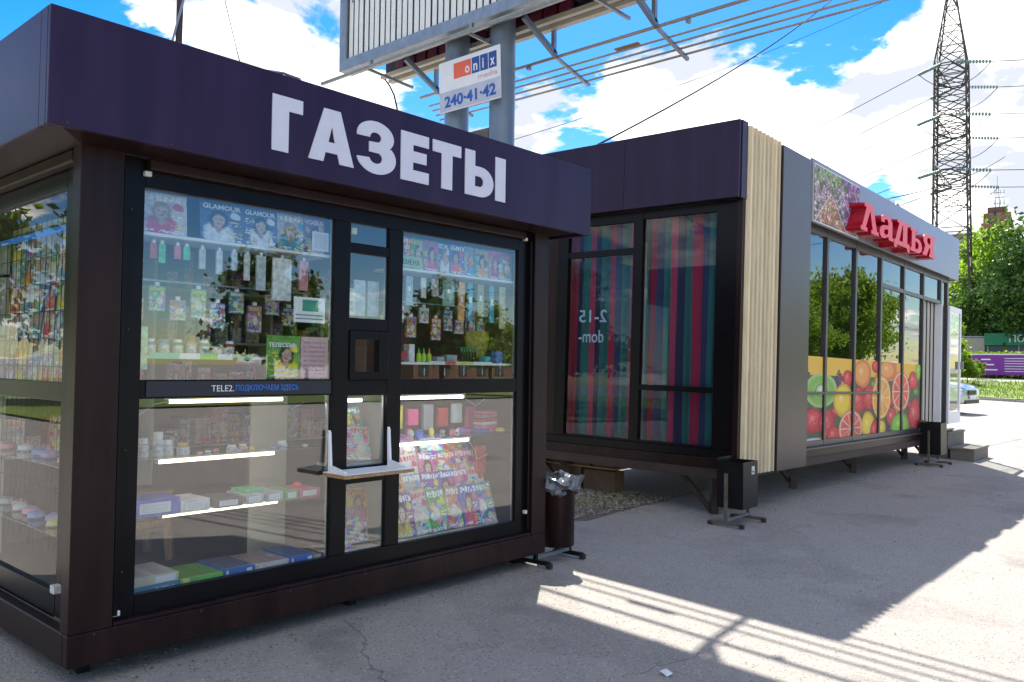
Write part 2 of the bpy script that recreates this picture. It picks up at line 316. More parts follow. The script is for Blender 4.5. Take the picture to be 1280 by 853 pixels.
# ================================================================== geometry helpers
class MB:
    def __init__(s): s.v = []; s.f = []; s.mi = []
    def add(s, vs, fs, mi=0):
        o = len(s.v); s.v += [tuple(a) for a in vs]; s.f += [tuple(i+o for i in f) for f in fs]; s.mi += [mi]*len(fs); return s
    def box(s, x0, x1, y0, y1, z0, z1, mi=0):
        v = [(x0, y0, z0), (x1, y0, z0), (x1, y1, z0), (x0, y1, z0), (x0, y0, z1), (x1, y0, z1), (x1, y1, z1), (x0, y1, z1)]
        return s.add(v, [(0, 3, 2, 1), (4, 5, 6, 7), (0, 1, 5, 4), (1, 2, 6, 5), (2, 3, 7, 6), (3, 0, 4, 7)], mi)
    def bar(s, a, b, w, h=None, mi=0):
        a, b = Vector(a), Vector(b); h = h or w; d = (b-a).normalized()
        u = d.cross(Vector((0, 0, 1)));
        if u.length < 1e-3: u = Vector((1, 0, 0))
        u.normalize(); n = u.cross(d).normalized(); u *= w/2; n *= h/2
        v = [a-u-n, a+u-n, a+u+n, a-u+n, b-u-n, b+u-n, b+u+n, b-u+n]
        return s.add(v, [(0, 1, 2, 3), (7, 6, 5, 4), (0, 4, 5, 1), (1, 5, 6, 2), (2, 6, 7, 3), (3, 7, 4, 0)], mi)
    def tube(s, pts, r, n=8, mi=0, cap=True):
        pts = [Vector(p) for p in pts]; rings = []; rr = r if isinstance(r, (list, tuple)) else [r]*len(pts)
        prev = None
        for i, p in enumerate(pts):
            d = (pts[min(i+1, len(pts)-1)]-pts[max(i-1, 0)]).normalized()
            u = prev-d*prev.dot(d) if prev else d.cross(Vector((0, 0, 1)))
            if u.length < 1e-3: u = d.cross(Vector((1, 0, 0)))
            u.normalize(); prev = u; k = d.cross(u)
            rings.append([p+(u*math.cos(2*PI*j/n)+k*math.sin(2*PI*j/n))*rr[i] for j in range(n)])
        v = [q for g in rings for q in g]; f = []
        for i in range(len(pts)-1):
            for j in range(n): f.append((i*n+j, i*n+(j+1) % n, (i+1)*n+(j+1) % n, (i+1)*n+j))
        if cap: f.append(tuple(range(n-1, -1, -1))); f.append(tuple((len(pts)-1)*n+j for j in range(n)))
        return s.add(v, f, mi)
    def lathe(s, prof, c=(0, 0, 0), n=20, mi=0, sx=1, sy=1):
        v = []; f = []
        for r, z in prof:
            for j in range(n): v.append((c[0]+r*sx*math.cos(2*PI*j/n), c[1]+r*sy*math.sin(2*PI*j/n), c[2]+z))
        for i in range(len(prof)-1):
            for j in range(n): f.append((i*n+j, i*n+(j+1) % n, (i+1)*n+(j+1) % n, (i+1)*n+j))
        f.append(tuple(range(n-1, -1, -1))); f.append(tuple((len(prof)-1)*n+j for j in range(n)))
        return s.add(v, f, mi)
    def mesh(s, name, mats):
        me = bpy.data.meshes.new(name); me.from_pydata(s.v, [], s.f); me.update()
        for m in (mats if isinstance(mats, (list, tuple)) else [mats]): me.materials.append(m)
        if any(s.mi): me.polygons.foreach_set('material_index', s.mi)
        return me
    def build(s, name, mats, parent=None, smooth=False, bevel=0, loc=None):
        me = s.mesh(name, mats)
        if smooth: shade(me)
        return link(name, me, parent, bevel, loc)
def shade(me, ang=40):
    me.polygons.foreach_set('use_smooth', [True]*len(me.polygons))
    try: me.set_sharp_from_angle(angle=R(ang))
    except Exception: pass
def link(name, me, parent=None, bevel=0, loc=None, rot=None):
    o = bpy.data.objects.new(name, me); C.objects.link(o)
    if parent: o.parent = parent
    if loc: o.location = loc
    if rot: o.rotation_euler = rot
    if bevel:
        b = o.modifiers.new('bevel', 'BEVEL'); b.width = bevel; b.segments = 2; b.limit_method = 'ANGLE'; b.harden_normals = False
    return o
def tag(o, label, cat, group=None):
    o['label'] = label; o['category'] = cat
    if group: o['group'] = group
    return o
def thing(name, label, cat, loc=(0, 0, 0), rot=(0, 0, 0), group=None):
    o = bpy.data.objects.new(name, None); C.objects.link(o); o.location = loc; o.rotation_euler = rot; o.empty_display_size = .2
    return tag(o, label, cat, group)
def kind(o, k): o['kind'] = k; return o
def bx(name, m, parent, x0, x1, y0, y1, z0, z1, bevel=0): return MB().box(x0, x1, y0, y1, z0, z1).build(name, m, parent, bevel=bevel)
def eval_mesh(o, name):
    bpy.context.view_layer.update(); dg = bpy.context.evaluated_depsgraph_get()
    me = bpy.data.meshes.new_from_object(o.evaluated_get(dg)); me.name = name
    bpy.data.objects.remove(o); return me
FRONT = Matrix.Rotation(R(90), 4, 'X')            # drawing plane XY -> upright, facing -Y
LEFT = Matrix.Rotation(R(-90), 4, 'Z') @ FRONT    # upright, facing -X
def text_mesh(body, width=None, height=None, depth=.0012, bold=0, M=FRONT, align='LEFT'):
    c = bpy.data.curves.new('lettering', 'FONT'); c.body = body; c.extrude = depth/2; c.offset = bold; c.resolution_u = 3; c.align_x = align
    o = bpy.data.objects.new('lettering', c); C.objects.link(o); me = eval_mesh(o, 'lettering')
    v = np.empty(len(me.vertices)*3); me.vertices.foreach_get('co', v); v = v.reshape(-1, 3)
    mn, mx = v.min(0), v.max(0)
    sx = width/(mx[0]-mn[0]) if width else None; sy = height/(mx[1]-mn[1]) if height else None
    sx = sx or sy; sy = sy or sx
    v[:, 0] = (v[:, 0]-mn[0])*sx; v[:, 1] = (v[:, 1]-mn[1])*sy
    me.vertices.foreach_set('co', v.ravel()); me.transform(M); me.update(); return me
def lettering(name, body, m, parent, loc, width=None, height=None, depth=.0012, bold=0, M=FRONT):
    me = text_mesh(body, width, height, depth, bold, M); me.materials.append(m); return link(name, me, parent, loc=loc)
def shape_mesh(loops, depth, sc, M=FRONT, name='letter'):
    c = bpy.data.curves.new(name, 'CURVE'); c.dimensions = '2D'; c.fill_mode = 'BOTH'; c.extrude = depth/2
    for lp in loops:
        s = c.splines.new('POLY'); s.points.add(len(lp)-1); s.use_cyclic_u = True
        for i, (x, y) in enumerate(lp): s.points[i].co = (x*sc[0], y*sc[1], 0, 1)
    o = bpy.data.objects.new(name, c); C.objects.link(o); me = eval_mesh(o, name); me.transform(M); return me
def arc(cx, cy, rx, ry, a0, a1, n=12): return [(cx+rx*math.cos(R(a0+(a1-a0)*i/n)), cy+ry*math.sin(R(a0+(a1-a0)*i/n))) for i in range(n+1)]
def wire(name, a, b, sag, r, m, parent=None, n=14, label=None):
    a, b = Vector(a), Vector(b); pts = []
    for i in range(n+1):
        t = i/n; p = a.lerp(b, t); p.z -= 4*sag*t*(1-t); pts.append(p)
    return MB().tube(pts, r, 5).build(name, m, parent, smooth=True)
COLN = {}
def gz(y):
    return float(np.interp(y, [-600, -40, -12, 6, 12, 60, 600], [-1.3, -.9, -.42, .21, .28, .5, 1.2]))

# ================================================================== ground
def rand_value(m, lo, hi):      # each board takes a slightly different tone
    nt = m.node_tree; p = nt.nodes['Principled BSDF']; src = p.inputs['Base Color'].links[0].from_socket
    oi = nt.nodes.new('ShaderNodeObjectInfo'); h = nt.nodes.new('ShaderNodeHueSaturation'); M = math_helper(nt)
    nt.links.new(src, h.inputs['Color']); nt.links.new(M('MULTIPLY_ADD', oi.outputs['Random'], hi-lo, lo), h.inputs['Value']); nt.links.new(h.outputs[0], p.inputs['Base Color'])
rand_value(m_slat, .78, 1.12); rand_value(m_conc, .75, 1.25); rand_value(m_block, .8, 1.3)
def sheet(name, xs, ys, zf, m):
    v = [(x, y, zf(x, y)) for y in ys for x in xs]; nx = len(xs)
    f = [(j*nx+i, j*nx+i+1, (j+1)*nx+i+1, (j+1)*nx+i) for j in range(len(ys)-1) for i in range(nx-1)]
    me = bpy.data.meshes.new(name); me.from_pydata(v, [], f); me.materials.append(m); shade(me, 30)
    o = link(name, me); o['kind'] = 'structure'; return o
m_glass_side = glass_mat('side window glass', ior=1.3, dirt=.01)
xs = [-900, -300, -100, -40, -15, -5, 0, 5, 10, 20, 43.5, 120, 400, 1500]
sheet('ground', xs, [-600, -40, -12, -6, -3, 0, 3, 6, 12, 60, 600], lambda x, y: gz(y), m_asphalt)
# gravel and soil beside the shop
m_gravelbase = mat('gravel bed', (.14, .12, .10), .9, var=.4, vscale=30, bump=.8, bscale=60)
gp = [(4.95, .95), (5.1, .80), (5.8, .86), (6.55, .93), (9.0, 1.0), (9.0, 4.2), (4.6, 4.2), (4.7, 1.8)]
me = bpy.data.meshes.new('gravel_bed'); me.from_pydata([(x, y, gz(y)+.004) for x, y in gp], [], [tuple(range(len(gp)))]); me.materials.append(m_gravelbase)
o = link('gravel_bed', me); o['kind'] = 'structure'
def scatter_stones(name, n, region, smin, smax, m, seed):
    rg = np.random.default_rng(seed); v = []; f = []
    oc = np.array([(1, 0, 0), (0, 1, 0), (-1, 0, 0), (0, -1, 0), (0, 0, .7), (0, 0, -.5)]); of = [(0, 1, 4), (1, 2, 4), (2, 3, 4), (3, 0, 4), (1, 0, 5), (2, 1, 5), (3, 2, 5), (0, 3, 5)]
    for i in range(n):
        x, y = region(rg); s = rg.uniform(smin, smax); a = rg.uniform(0, 6.3); ca, sa = math.cos(a), math.sin(a)
        q = oc*rg.uniform(.6, 1.25, (6, 3))*s; q = q@np.array([[ca, sa, 0], [-sa, ca, 0], [0, 0, 1]])+[x, y, gz(y)+.3*s+.004]
        o = len(v); v += q.tolist(); f += [tuple(k+o for k in t) for t in of]
    me = bpy.data.meshes.new(name); me.from_pydata(v, [], f); me.materials.append(m); ob = link(name, me); ob['kind'] = 'stuff'; return ob
m_stone = leaf_mat('mixed gravel stones', (.10, .080, .055), (.30, .25, .19), 0)
scatter_stones('gravel', 2600, lambda g: (g.uniform(4.95, 6.9), g.uniform(.88, 1.0)+g.uniform(0, 1)**1.3*1.5), .010, .028, m_stone, 3)
scatter_stones('grit', 420, lambda g: (g.uniform(1.2, 13), -2.9+3.4*g.uniform(0, 1)**.6), .003, .008, m_stone, 4)
scatter_stones('gravel_crumbs', 700, lambda g: ((g.uniform(0, 3.4), g.uniform(-.15, .25)) if g.random() < .45 else (g.uniform(6.5, 15), .1+g.normal(0, .22))), .003, .011, m_stone, 14)
def blades(name, n, region, h0, h1, wd, m, seed, zf):
    rg = np.random.default_rng(seed); v = []; f = []
    for i in range(n):
        x, y = region(rg); a = rg.uniform(0, 6.3); h = rg.uniform(h0, h1); z = zf(x, y); l = rg.uniform(.2, .7)*h
        dx, dy = math.cos(a)*wd, math.sin(a)*wd; o = len(v)
        v += [(x-dx, y-dy, z), (x+dx, y+dy, z), (x-dy/wd*l, y+dx/wd*l, z+h)]; f.append((o, o+1, o+2))
    me = bpy.data.meshes.new(name); me.from_pydata(v, [], f); me.materials.append(m); ob = link(name, me); ob['kind'] = 'stuff'; return ob
def weeds(g):
    c = [(6.1, 1.25), (6.45, 1.1), (5.6, 1.35), (6.3, 1.5), (5.3, 1.7), (5.0, 2.3), (5.9, 2.4)][g.integers(0, 7)]
    return c[0]+g.normal(0, .16), max(.9, c[1]+g.normal(0, .08))
blades('weeds', 900, weeds, .015, .055, .004, m_grass, 5, lambda x, y: gz(y)+.004)

# ================================================================== NEWSPAPER KIOSK
K = thing('newspaper_kiosk', 'dark brown newspaper kiosk with white ГАЗЕТЫ letters on its fascia', 'kiosk', (0, 0, 0))
W, D, H = 3.49, 2.4, 3.1
for (x0, x1, y0, y1) in ((0, W, 0, .06), (0, .06, .062, D-.062), (W-.06, W, .062, D-.062), (0, W, D-.06, D)):
    bx('base_beam', m_brown, K, x0, x1, y0, y1, .10, .255, .006)
for (x0, x1, y0, y1) in ((0, .205, 0, .10), (3.325, W, 0, .12), (0, .12, D-.2, D), (W-.12, W, D-.2, D)):
    bx('post', m_brown, K, x0+.001, x1-.001, y0+.001, y1-.001, .2565, 2.60, .004)
for x in (.12, W-.15, 1.75):
    for y in (.12, D-.15): bx('leg', m_black, K, x, x+.06, y+.06, y+.12, gz(y), .10)
# fascia ring, panels with a seam near the corner
for a in ((-.23, W+.23, -.23, -.20), (-.23, -.20, -.12, D+.20), (W+.20, W+.23, -.199, D+.20), (-.23, W+.23, D+.201, D+.23)):
    bx('fascia_panel', m_fascia, K, *a, 2.573, 3.1, .004)
bx('fascia_panel', m_fascia, K, -.2305, -.20, -.199, -.1225, 2.573, 3.1, .003)
bx('roof', m_fascia, K, -.2, W+.2, -.2, D+.2, 2.98, 3.02)
# soffit, sloping from the fascia to the posts
so_ = MB(); a, b = (-.198, -.198, W+.198, D+.198), (.0, .0, W, D)
so_.add([(a[0], a[1], 2.60), (a[2], a[1], 2.60), (a[2], a[3], 2.60), (a[0], a[3], 2.60), (b[0], b[1], 2.565), (b[2], b[1], 2.565), (b[2], b[3], 2.565), (b[0], b[3], 2.565),
         (b[0], b[1], 2.75), (b[2], b[1], 2.75), (b[2], b[3], 2.75), (b[0], b[3], 2.75)], [(0, 1, 5, 4), (1, 2, 6, 5), (2, 3, 7, 6), (3, 0, 4, 7), (4, 5, 9, 8), (5, 6, 10, 9), (6, 7, 11, 10), (7, 4, 8, 11)])
so_.build('soffit', m_brown, K)
bx('ceiling', m_ceiling, K, .02, W-.02, .11, D-.02, 2.60, 2.62)
bx('wall', m_ceiling, K, .06, W-.06, D-.056, D-.03, .2, 2.6)
bx('wall', m_brown, K, W-.05, W-.001, .121, D-.201, .257, 2.599)
bx('wall', m_ceiling, K, W-.075, W-.053, .125, D-.205, .257, 2.599)
bx('floor_panel', m_intfloor, K, .06, W-.06, .11, D-.06, .22, .27)
# front window: frame members of its own, panes as sub-parts
FW = MB()
def fb(x0, x1, z0, z1, y0=.052, y1=.098): FW.box(x0, x1, y0, y1, z0, z1)
fb(.207, .33, .258, 2.565); fb(3.19, 3.323, .258, 2.565)
fb(.331, 3.189, .258, .375, .0505); fb(.331, 3.189, 2.422, 2.565, .051)
fb(1.50, 1.618, .376, 2.421); fb(1.928, 2.044, .376, 2.421)
fb(.331, 1.499, 1.352, 1.448, .054); fb(2.045, 3.189, 1.346, 1.448, .054)
for z0, z1 in ((.80, .905), (1.345, 1.442), (1.752, 1.83), (2.235, 2.298)): fb(1.619, 1.927, z0, z1, .054)
WF = FW.build('window_frame', m_frame, K, bevel=.003)
HF = MB()
HF.box(1.6195, 1.66, .040, .09, 1.443, 1.751).box(1.848, 1.9265, .040, .09, 1.443, 1.751).box(1.6605, 1.8475, .0405, .09, 1.443, 1.495).box(1.6605, 1.8475, .0405, .09, 1.695, 1.751)
HF.build('hatch_frame', m_frame, K, bevel=.003)
for x0, x1, z0, z1 in ((.33, 1.50, .375, 1.352), (.33, 1.50, 1.448, 2.422), (2.044, 3.19, .375, 1.346), (2.044, 3.19, 1.448, 2.422), (1.618, 1.928, .375, .80), (1.618, 1.928, .905, 1.345), (1.66, 1.848, 1.495, 1.695), (1.618, 1.928, 1.83, 2.235), (1.618, 1.928, 2.298, 2.422)):
    bx('window_pane', m_glass, WF, x0, x1, .072, .078, z0, z1)
# grey inner gaskets give the panes their thin light edge
gk = MB()
for x0, x1, z0, z1 in ((.33, 1.50, .375, 1.352), (.33, 1.50, 1.448, 2.422), (2.044, 3.19, .375, 1.346), (2.044, 3.19, 1.448, 2.422), (1.618, 1.928, .375, .80), (1.618, 1.928, .905, 1.345), (1.618, 1.928, 1.83, 2.235)):
    gk.box(x1-.010, x1-.001, .0785, .094, z0+.001, z1-.001).box(x0+.001, x0+.007, .0785, .094, z0+.001, z1-.001)
gk.build('glazing_bead', m_galv, WF)
# seal strips round the sliding shutter, head box and clips
bx('shutter_box', m_brown, K, .33, 3.22, .0, .05, 2.505, 2.564, .01)
bx('shutter_guide', m_frame, K, .214, .235, .02, .0515, .30, 2.50); bx('shutter_guide', m_frame, K, 3.295, 3.315, .02, .0515, .30, 2.50)
for x, z in ((.315, 2.475), (3.225, 2.50), (.215, .295), (3.27, .42)): bx('clip', m_sticker, K, x, x+.036, .022, .0505, z, z+.026, .004)
rng = random.Random(2)
rv = MB()
for z in np.arange(.5, 2.4, .38):
    for x in (.255, 3.30): rv.lathe([(.007, 0), (.007, .004), (.003, .006)], (0, 0, 0), 8)
    break
bx('sill_ledge', m_brown, K, .21, 3.32, .006, .0498, .2565, .275, .003)
# carrier strip with lettering
bx('sign_strip', m_tele, K, .36, 1.485, .047, .0535, 1.362, 1.440)
S1 = K
lettering('lettering', 'TELE2.', m_white, K, (.712, .0462, 1.384), width=.132, height=.034)
lettering('lettering', 'ПОДКЛЮЧАЕМ ЗДЕСЬ', m_bluetext, K, (.856, .0462, 1.381), width=.40, height=.038)
scr = MB().lathe([(.006, 0), (.006, .002), (.003, .004)], n=8).mesh('screw', m_rust); scr.transform(FRONT)
for i in range(9): link('screw', scr, K, loc=(-.15+i*.47, -.2305, 2.59))
for z in (.5, 1.1, 1.7, 2.3):
    for x in (.265, 3.30): link('screw', scr, K, loc=(x, .0515 if x < 1 else .0515, z))
for i in range(7): link('screw', scr, K, loc=(.12+i*.54, -.0005, .24))
# letters
def Ksp(name, loops, x, z, s): 
    me = shape_mesh(loops, .006, (s, s)); me.materials.append(m_letter); return link('letter', me, K, loc=(x, -.2335, z))
s = .302
ge = [[(0, 0), (0, 1), (.63, 1), (.63, .75), (.34, .75), (.34, 0)]]
ah = [[(0, 0), (.33, 1), (.70, 1), (1.03, 0), (.70, 0), (.645, .18), (.375, .18), (.33, 0)], [(.435, .38), (.51, .68), (.585, .38)]]
ze = [arc(.46, .72, .46, .30, 188, -42, 18)+arc(.49, .31, .49, .33, 42, -172, 20)+arc(.47, .30, .16, .115, -172, 60, 14)+[(.30, .40), (.30, .60)]+arc(.46, .70, .14, .10, -62, 188, 12)]
ye = [[(0, 0), (0, 1), (.76, 1), (.76, .76), (.33, .76), (.33, .63), (.70, .63), (.70, .40), (.33, .40), (.33, .24), (.77, .24), (.77, 0)]]
te = [[(.26, 0), (.26, .75), (0, .75), (0, 1), (.84, 1), (.84, .75), (.58, .75), (.58, 0)]]
yr = [[(0, 0), (0, 1), (.31, 1), (.31, .67)]+arc(.50, .335, .41, .335, 90, -90, 14), [(.31, .22), (.31, .45)]+arc(.46, .335, .12, .115, 90, -90, 8)]
yb = [[(0, 0), (0, 1), (.34, 1), (.34, 0)]]
for lp, x in ((ge, .868), (ah, 1.098), (ze, 1.428), (ye, 1.763), (te, 2.026), (yr, 2.318), (yb, 2.612)): Ksp('letter', lp, x, 2.679, s)
# counter shelf with white brackets
CS = MB().box(1.44, 1.975, -.17, .048, .868, .889).build('counter_shelf', m_ply, K)
bx('shelf_top', m_white, CS, 1.441, 1.974, -.169, .047, .8895, .894)
for x in (1.47, 1.93):
    b = MB(); b.add([(x, .040, .894), (x, -.13, .894), (x, -.12, .905), (x, .02, .93), (x, .036, 1.125), (x, .045, 1.14), (x, .048, 1.12),
                     (x+.018, .040, .894), (x+.018, -.13, .894), (x+.018, -.12, .905), (x+.018, .02, .93), (x+.018, .036, 1.125), (x+.018, .045, 1.14), (x+.018, .048, 1.12)],
                    [(6, 5, 4, 3, 2, 1, 0), (7, 8, 9, 10, 11, 12, 13)]+[(i, i+1, i+8, i+7) for i in range(6)]+[(6, 0, 7, 13)])
    b.build('bracket', m_white, K)
# left side window
LFW = MB()
def lb(y0, y1, z0, z1, x0=.062, x1=.105): LFW.box(x0, x1, y0, y1, z0, z1)
lb(.102, .335, .258, 2.565); lb(2.06, D-.201, .258, 2.565); lb(.336, 2.059, .258, .385, .060); lb(.336, 2.059, 2.41, 2.565, .061); lb(.336, 2.059, 1.335, 1.43, .064); 
LW = LFW.build('window_frame', m_frame, K, bevel=.003)
for z0, z1 in ((.385, 1.335), (1.43, 2.41)): bx('window_pane', m_glass_side, LW, .082, .088, .335, 2.06, z0, z1)
bx('shutter_box', m_brown, K, .0, .058, .11, 2.2, 2.50, 2.564, .01)
bx('shutter_guide', m_frame, K, .03, .0605, .108, .13, .30, 2.49)
bx('clip', m_sticker, K, .02, .06, .24, .29, .40, .44, .004)
# interior partitions, shelves, racks and tubes (all fixed to the kiosk)
bx('partition', m_offwhite, K, 1.30, 1.56, .62, .64, .275, 1.33)
bx('partition', m_offwhite, K, 2.02, 2.04, .115, .60, .28, 1.34)
for x0, x1, y0, y1, z in ((.34, 1.49, .12, .42, 1.035), (.34, 1.49, .12, .42, .735), (2.06, 3.3, .14, .5, 1.035)):
    bx('glass_shelf', m_shelfglass, K, x0, x1, y0, y1, z-.008, z)
for x0, x1, y0, y1, z in ((.34, 1.52, .11, .36, 2.208), (2.05, 3.3, .11, .36, 2.19), (.34, 1.30, .12, .34, 1.575), (2.05, 3.3, .12, .34, 1.56)):
    bx('shelf', m_white, K, x0, x1, y0, y1, z-.016, z)
bx('shelf', m_offwhite, K, .34, 1.49, .11, .5, .31, .335); bx('shelf', m_offwhite, K, 2.05, 3.10, .11, .62, .345, .365)
# back wall shelving dimly seen through the glass
for z in (.9, 1.3, 1.7, 2.1): bx('shelf', m_offwhite, K, .3, 3.3, 2.0, 2.34, z-.02, z)
for i in (0, 1, 2, 3): bx('shelf_upright', m_offwhite, K, .3+i*.99, .325+i*.99, 2.0, 2.34, .275, 2.3)
for x0, x1, y, z, m in ((.60, 1.31, .30, 1.322, m_tube), (.55, 1.26, .30, .998, m_tube), (.58, 1.29, .30, .704, m_tube), (2.13, 2.80, .24, 1.312, m_tube2), (2.20, 2.88, .26, .990, m_tube2), (1.62, 1.88, .26, 1.305, m_tube2)):
    t = MB().tube([(x0, y, z), (x1, y, z)], .011, 10).build('lamp_tube', m, K, smooth=True)
    for q in (x0-.012, x1+.002): MB().tube([(q, y, z), (q+.010, y, z)], .0135, 10).build('end_cap', m_galv, K, smooth=True)
    bx('lamp_housing', m_white, K, x0-.02, x1+.02, y-.012, y+.012, z+.0115, z+.022)
for pts in ([(.60, .3, 1.325), (.52, .3, 1.31), (.44, .29, 1.26), (.40, .28, 1.22)], [(1.31, .3, 1.32), (1.38, .3, 1.26), (1.47, .3, 1.30)], [(2.80, .24, 1.31), (2.95, .25, 1.24), (3.06, .26, 1.29)], [(2.88, .26, .99), (3.0, .3, .90), (3.02, .3, .83), (3.14, .3, .86)]):
    MB().tube(pts, .0022, 5).build('cord', m_white, K, smooth=True)
# wire grid rack behind the left window
g = MB()
for y in np.arange(.36, 2.1, .085): g.box(.300, .303, y, y+.003, .42, 2.40)
for z in (.62, .80, .98, 1.16, 1.34, 1.50, 1.66, 1.83, 2.0, 2.17, 2.33): g.box(.296, .2995, .36, 2.08, z, z+.004)
g.build('wire_rack', m_black, K)
bx('rack_board', m_offwhite, K, .36, .37, .34, 2.08, 1.35, 2.40)
bx('blue_strip', m_bluetext, K, .262, .266, .34, 2.08, 2.275, 2.31)
for z in (.62, .98): bx('glass_shelf', m_shelfglass, K, .14, .44, .40, 2.05, z-.006, z)
# mast and pipe on the roof belong to the kiosk's cable fixing
mst = MB().tube([(.94, 1.0, 3.02), (.945, 1.0, 3.6), (.955, 1.0, 4.6)], .022, 8).build('mast', m_rust, K, smooth=True)
MB().tube([(.90, .99, 3.02), (.89, .985, 3.55), (.93, .97, 3.75), (.965, .97, 3.9), (.92, .97, 4.1), (.95, .98, 4.55)], .008, 6).build('cable', m_galv, K, smooth=True)
MB().tube([(1.70, 1.1, 3.0), (1.56, 1.08, 3.56), (1.60, 1.07, 3.60), (1.74, 1.04, 3.615), (1.86, 1.02, 3.60), (1.93, 1.0, 3.50), (1.95, 1.0, 3.0)], .011, 8).build('conduit', m_galv, K, smooth=True)

# ================================================================== goods inside the kiosk
MAGM = {}
def magazine(color, kindc, w, h, loc, rot, label, group, title=None, tcol=None, tb=.82):
    if title or label.startswith('green television'): kindc = kindc+'_plain'
    k = (color, kindc, round(w, 3), round(h, 3))
    if k not in MAGM: MAGM[k] = MB().box(-w/2, w/2, -.002, .002, 0, h).mesh('magazine', cover(color, kindc))
    o = link('magazine', MAGM[k], None, loc=loc, rot=rot); tag(o, label, 'magazine', group)
    if title:
        pass
        lettering('title', title, tcol or m_white, o, (-w*.44, -.0036, h*tb), width=w*.88, height=h*.13, bold=.03)
    return o
ORD = ['first', 'second', 'third', 'fourth', 'fifth', 'sixth', 'seventh', 'eighth', 'ninth', 'tenth', 'eleventh']
cols = list(PAL)
# top shelf, left window
g = 'magazines on the top shelf of the left front window'
for x, w_, c, kd, t, la in ((.47, .25, 'white', 'face', None, 'pale family magazine at the left end of the top front shelf'),
                            (.80, .26, 'navy', 'face', 'GLAMOUR', 'navy magazine titled GLAMOUR, nearer the corner post on the top shelf'),
                            (1.04, .22, 'navy', 'face', 'GLAMOUR', 'navy magazine titled GLAMOUR, beside the pale portrait cover'),
                            (1.25, .21, 'beige', 'face', None, 'beige magazine with woman portrait on the top front shelf'),
                            (1.41, .16, 'purple', 'face', 'VOGUE', 'purple magazine half covered by a white text sheet')):
    magazine(c, kd, w_, .215, (x, .13+.004*(x > 1)+.003*(x > 1.2), 2.209), (R(-4), 0, 0), la, g, t)
def card(name, m, x0, x1, y, z0, z1, label, cat='notice'):
    return tag(MB().box(x0, x1, y, y+.0015, z0, z1).build(name, m), label, cat)
card('text_sheet', textsheet('sheet with fine rows', (.66, .66, .72), 18), 1.37, 1.49, .105, 2.225, 2.34, 'white text sheet in front of a purple magazine, top shelf')
c_ = card('notice_card', m_white, 1.235, 1.455, .081, 1.785, 1.935, 'white notice card with green emblem stuck inside the glass')
bx('emblem', mat('emblem green', (.05, .30, .22), .5), c_, 1.295, 1.405, .0795, .0805, 1.852, 1.92)
bx('text_row', m_galv, c_, 1.25, 1.44, .0797, .0805, 1.825, 1.833); bx('text_row', m_galv, c_, 1.25, 1.44, .0797, .0805, 1.803, 1.811)
t7 = magazine('green', 'face', .225, .245, (1.175, .086, 1.456), (0, 0, 0), 'green television magazine leaning inside the glass by the pink sheet', 'papers stuck inside the front glass')
lettering('title', 'ТЕЛЕСЕМЬ', m_white, t7, (-.10, -.0036, .178), width=.19, height=.026, bold=.04)
lettering('title', 'МЕНЯ БУДТО', m_white, t7, (-.045, -.0036, .035), width=.14, height=.020, bold=.04)
lettering('title', 'ПИЛОЙ', m_white, t7, (-.045, -.0036, .010), width=.08, height=.020, bold=.04)
card('pink_list', textsheet('pink sheet with rows', (.66, .40, .44), 9, (.25, .12, .2), .5, 26), 1.292, 1.485, .084, 1.456, 1.70, 'pink hand written list stuck inside the glass above the lettering')
# hanging packs under the top left shelf
packs = [(.43, .10, (.60, .08, .10), 'red'), (.475, .12, (.10, .55, .25), 'green'), (.56, .09, (.65, .15, .25), 'pink'), (.61, .09, (.12, .6, .3), 'mint green'), (.70, .13, (.5, .5, .55), 'silver'), (.80, .15, (.6, .6, .62), 'white'), (.89, .12, (.45, .5, .55), 'grey'), (.97, .17, (.62, .62, .66), 'pale'), (1.06, .22, (.50, .54, .58), 'long grey'), (1.20, .27, (.72, .72, .72), 'large white'), (1.35, .20, (.62, .22, .26), 'rose')]
for i, (x, h, c, n) in enumerate(packs):
    wd = .035 if i < 8 else (.06 if i != 9 else .125)
    o = MB().box(-wd/2, wd/2, -.006, .006, -h, -.02).build('hanging_pack', mat(n+' pack', c, .3, var=.3, vscale=30)); o.location = (x, .16, 2.18)
    tag(o, n+' pack hanging under the top shelf, '+ORD[i]+' from the corner post', 'hanging pack', 'packs hanging under the top left shelf')
    MB().box(-.008, .008, -.0055, .0055, -.0195, -.002).build('hang_tab', m_white, o)
packs = [(2.10, .20, (.20, .38, .55), 'pale blue'), (2.20, .22, (.30, .42, .52), 'grey blue'), (2.33, .16, (.62, .62, .60), 'white'), (2.44, .14, (.40, .30, .26), 'brown'), (2.57, .20, (.25, .35, .30), 'sage'), (2.70, .30, (.65, .30, .10), 'orange'), (2.79, .30, (.02, .30, .45), 'teal'), (2.90, .26, (.25, .28, .12), 'olive'), (3.02, .30, (.03, .33, .48), 'blue'), (3.14, .34, (.52, .50, .36), 'straw')]
for i, (x, h, c, n) in enumerate(packs):
    wd = .06 if i % 2 else .045
    if i == 4: wd = .11
    o = MB().box(-wd/2, wd/2, -.006, .006, -h, -.02).build('hanging_pack', mat(n+' pouch', c, .3, var=.3, vscale=30)); o.location = (x, .17, 2.165)
    tag(o, n+' pack hanging under the top shelf, '+ORD[i]+' from the serving hatch', 'hanging pack', 'packs hanging under the top right shelf')
    MB().box(-.012, .012, -.0065, .0065, -h*.55, -h*.4).build('price_label', m_white, o)
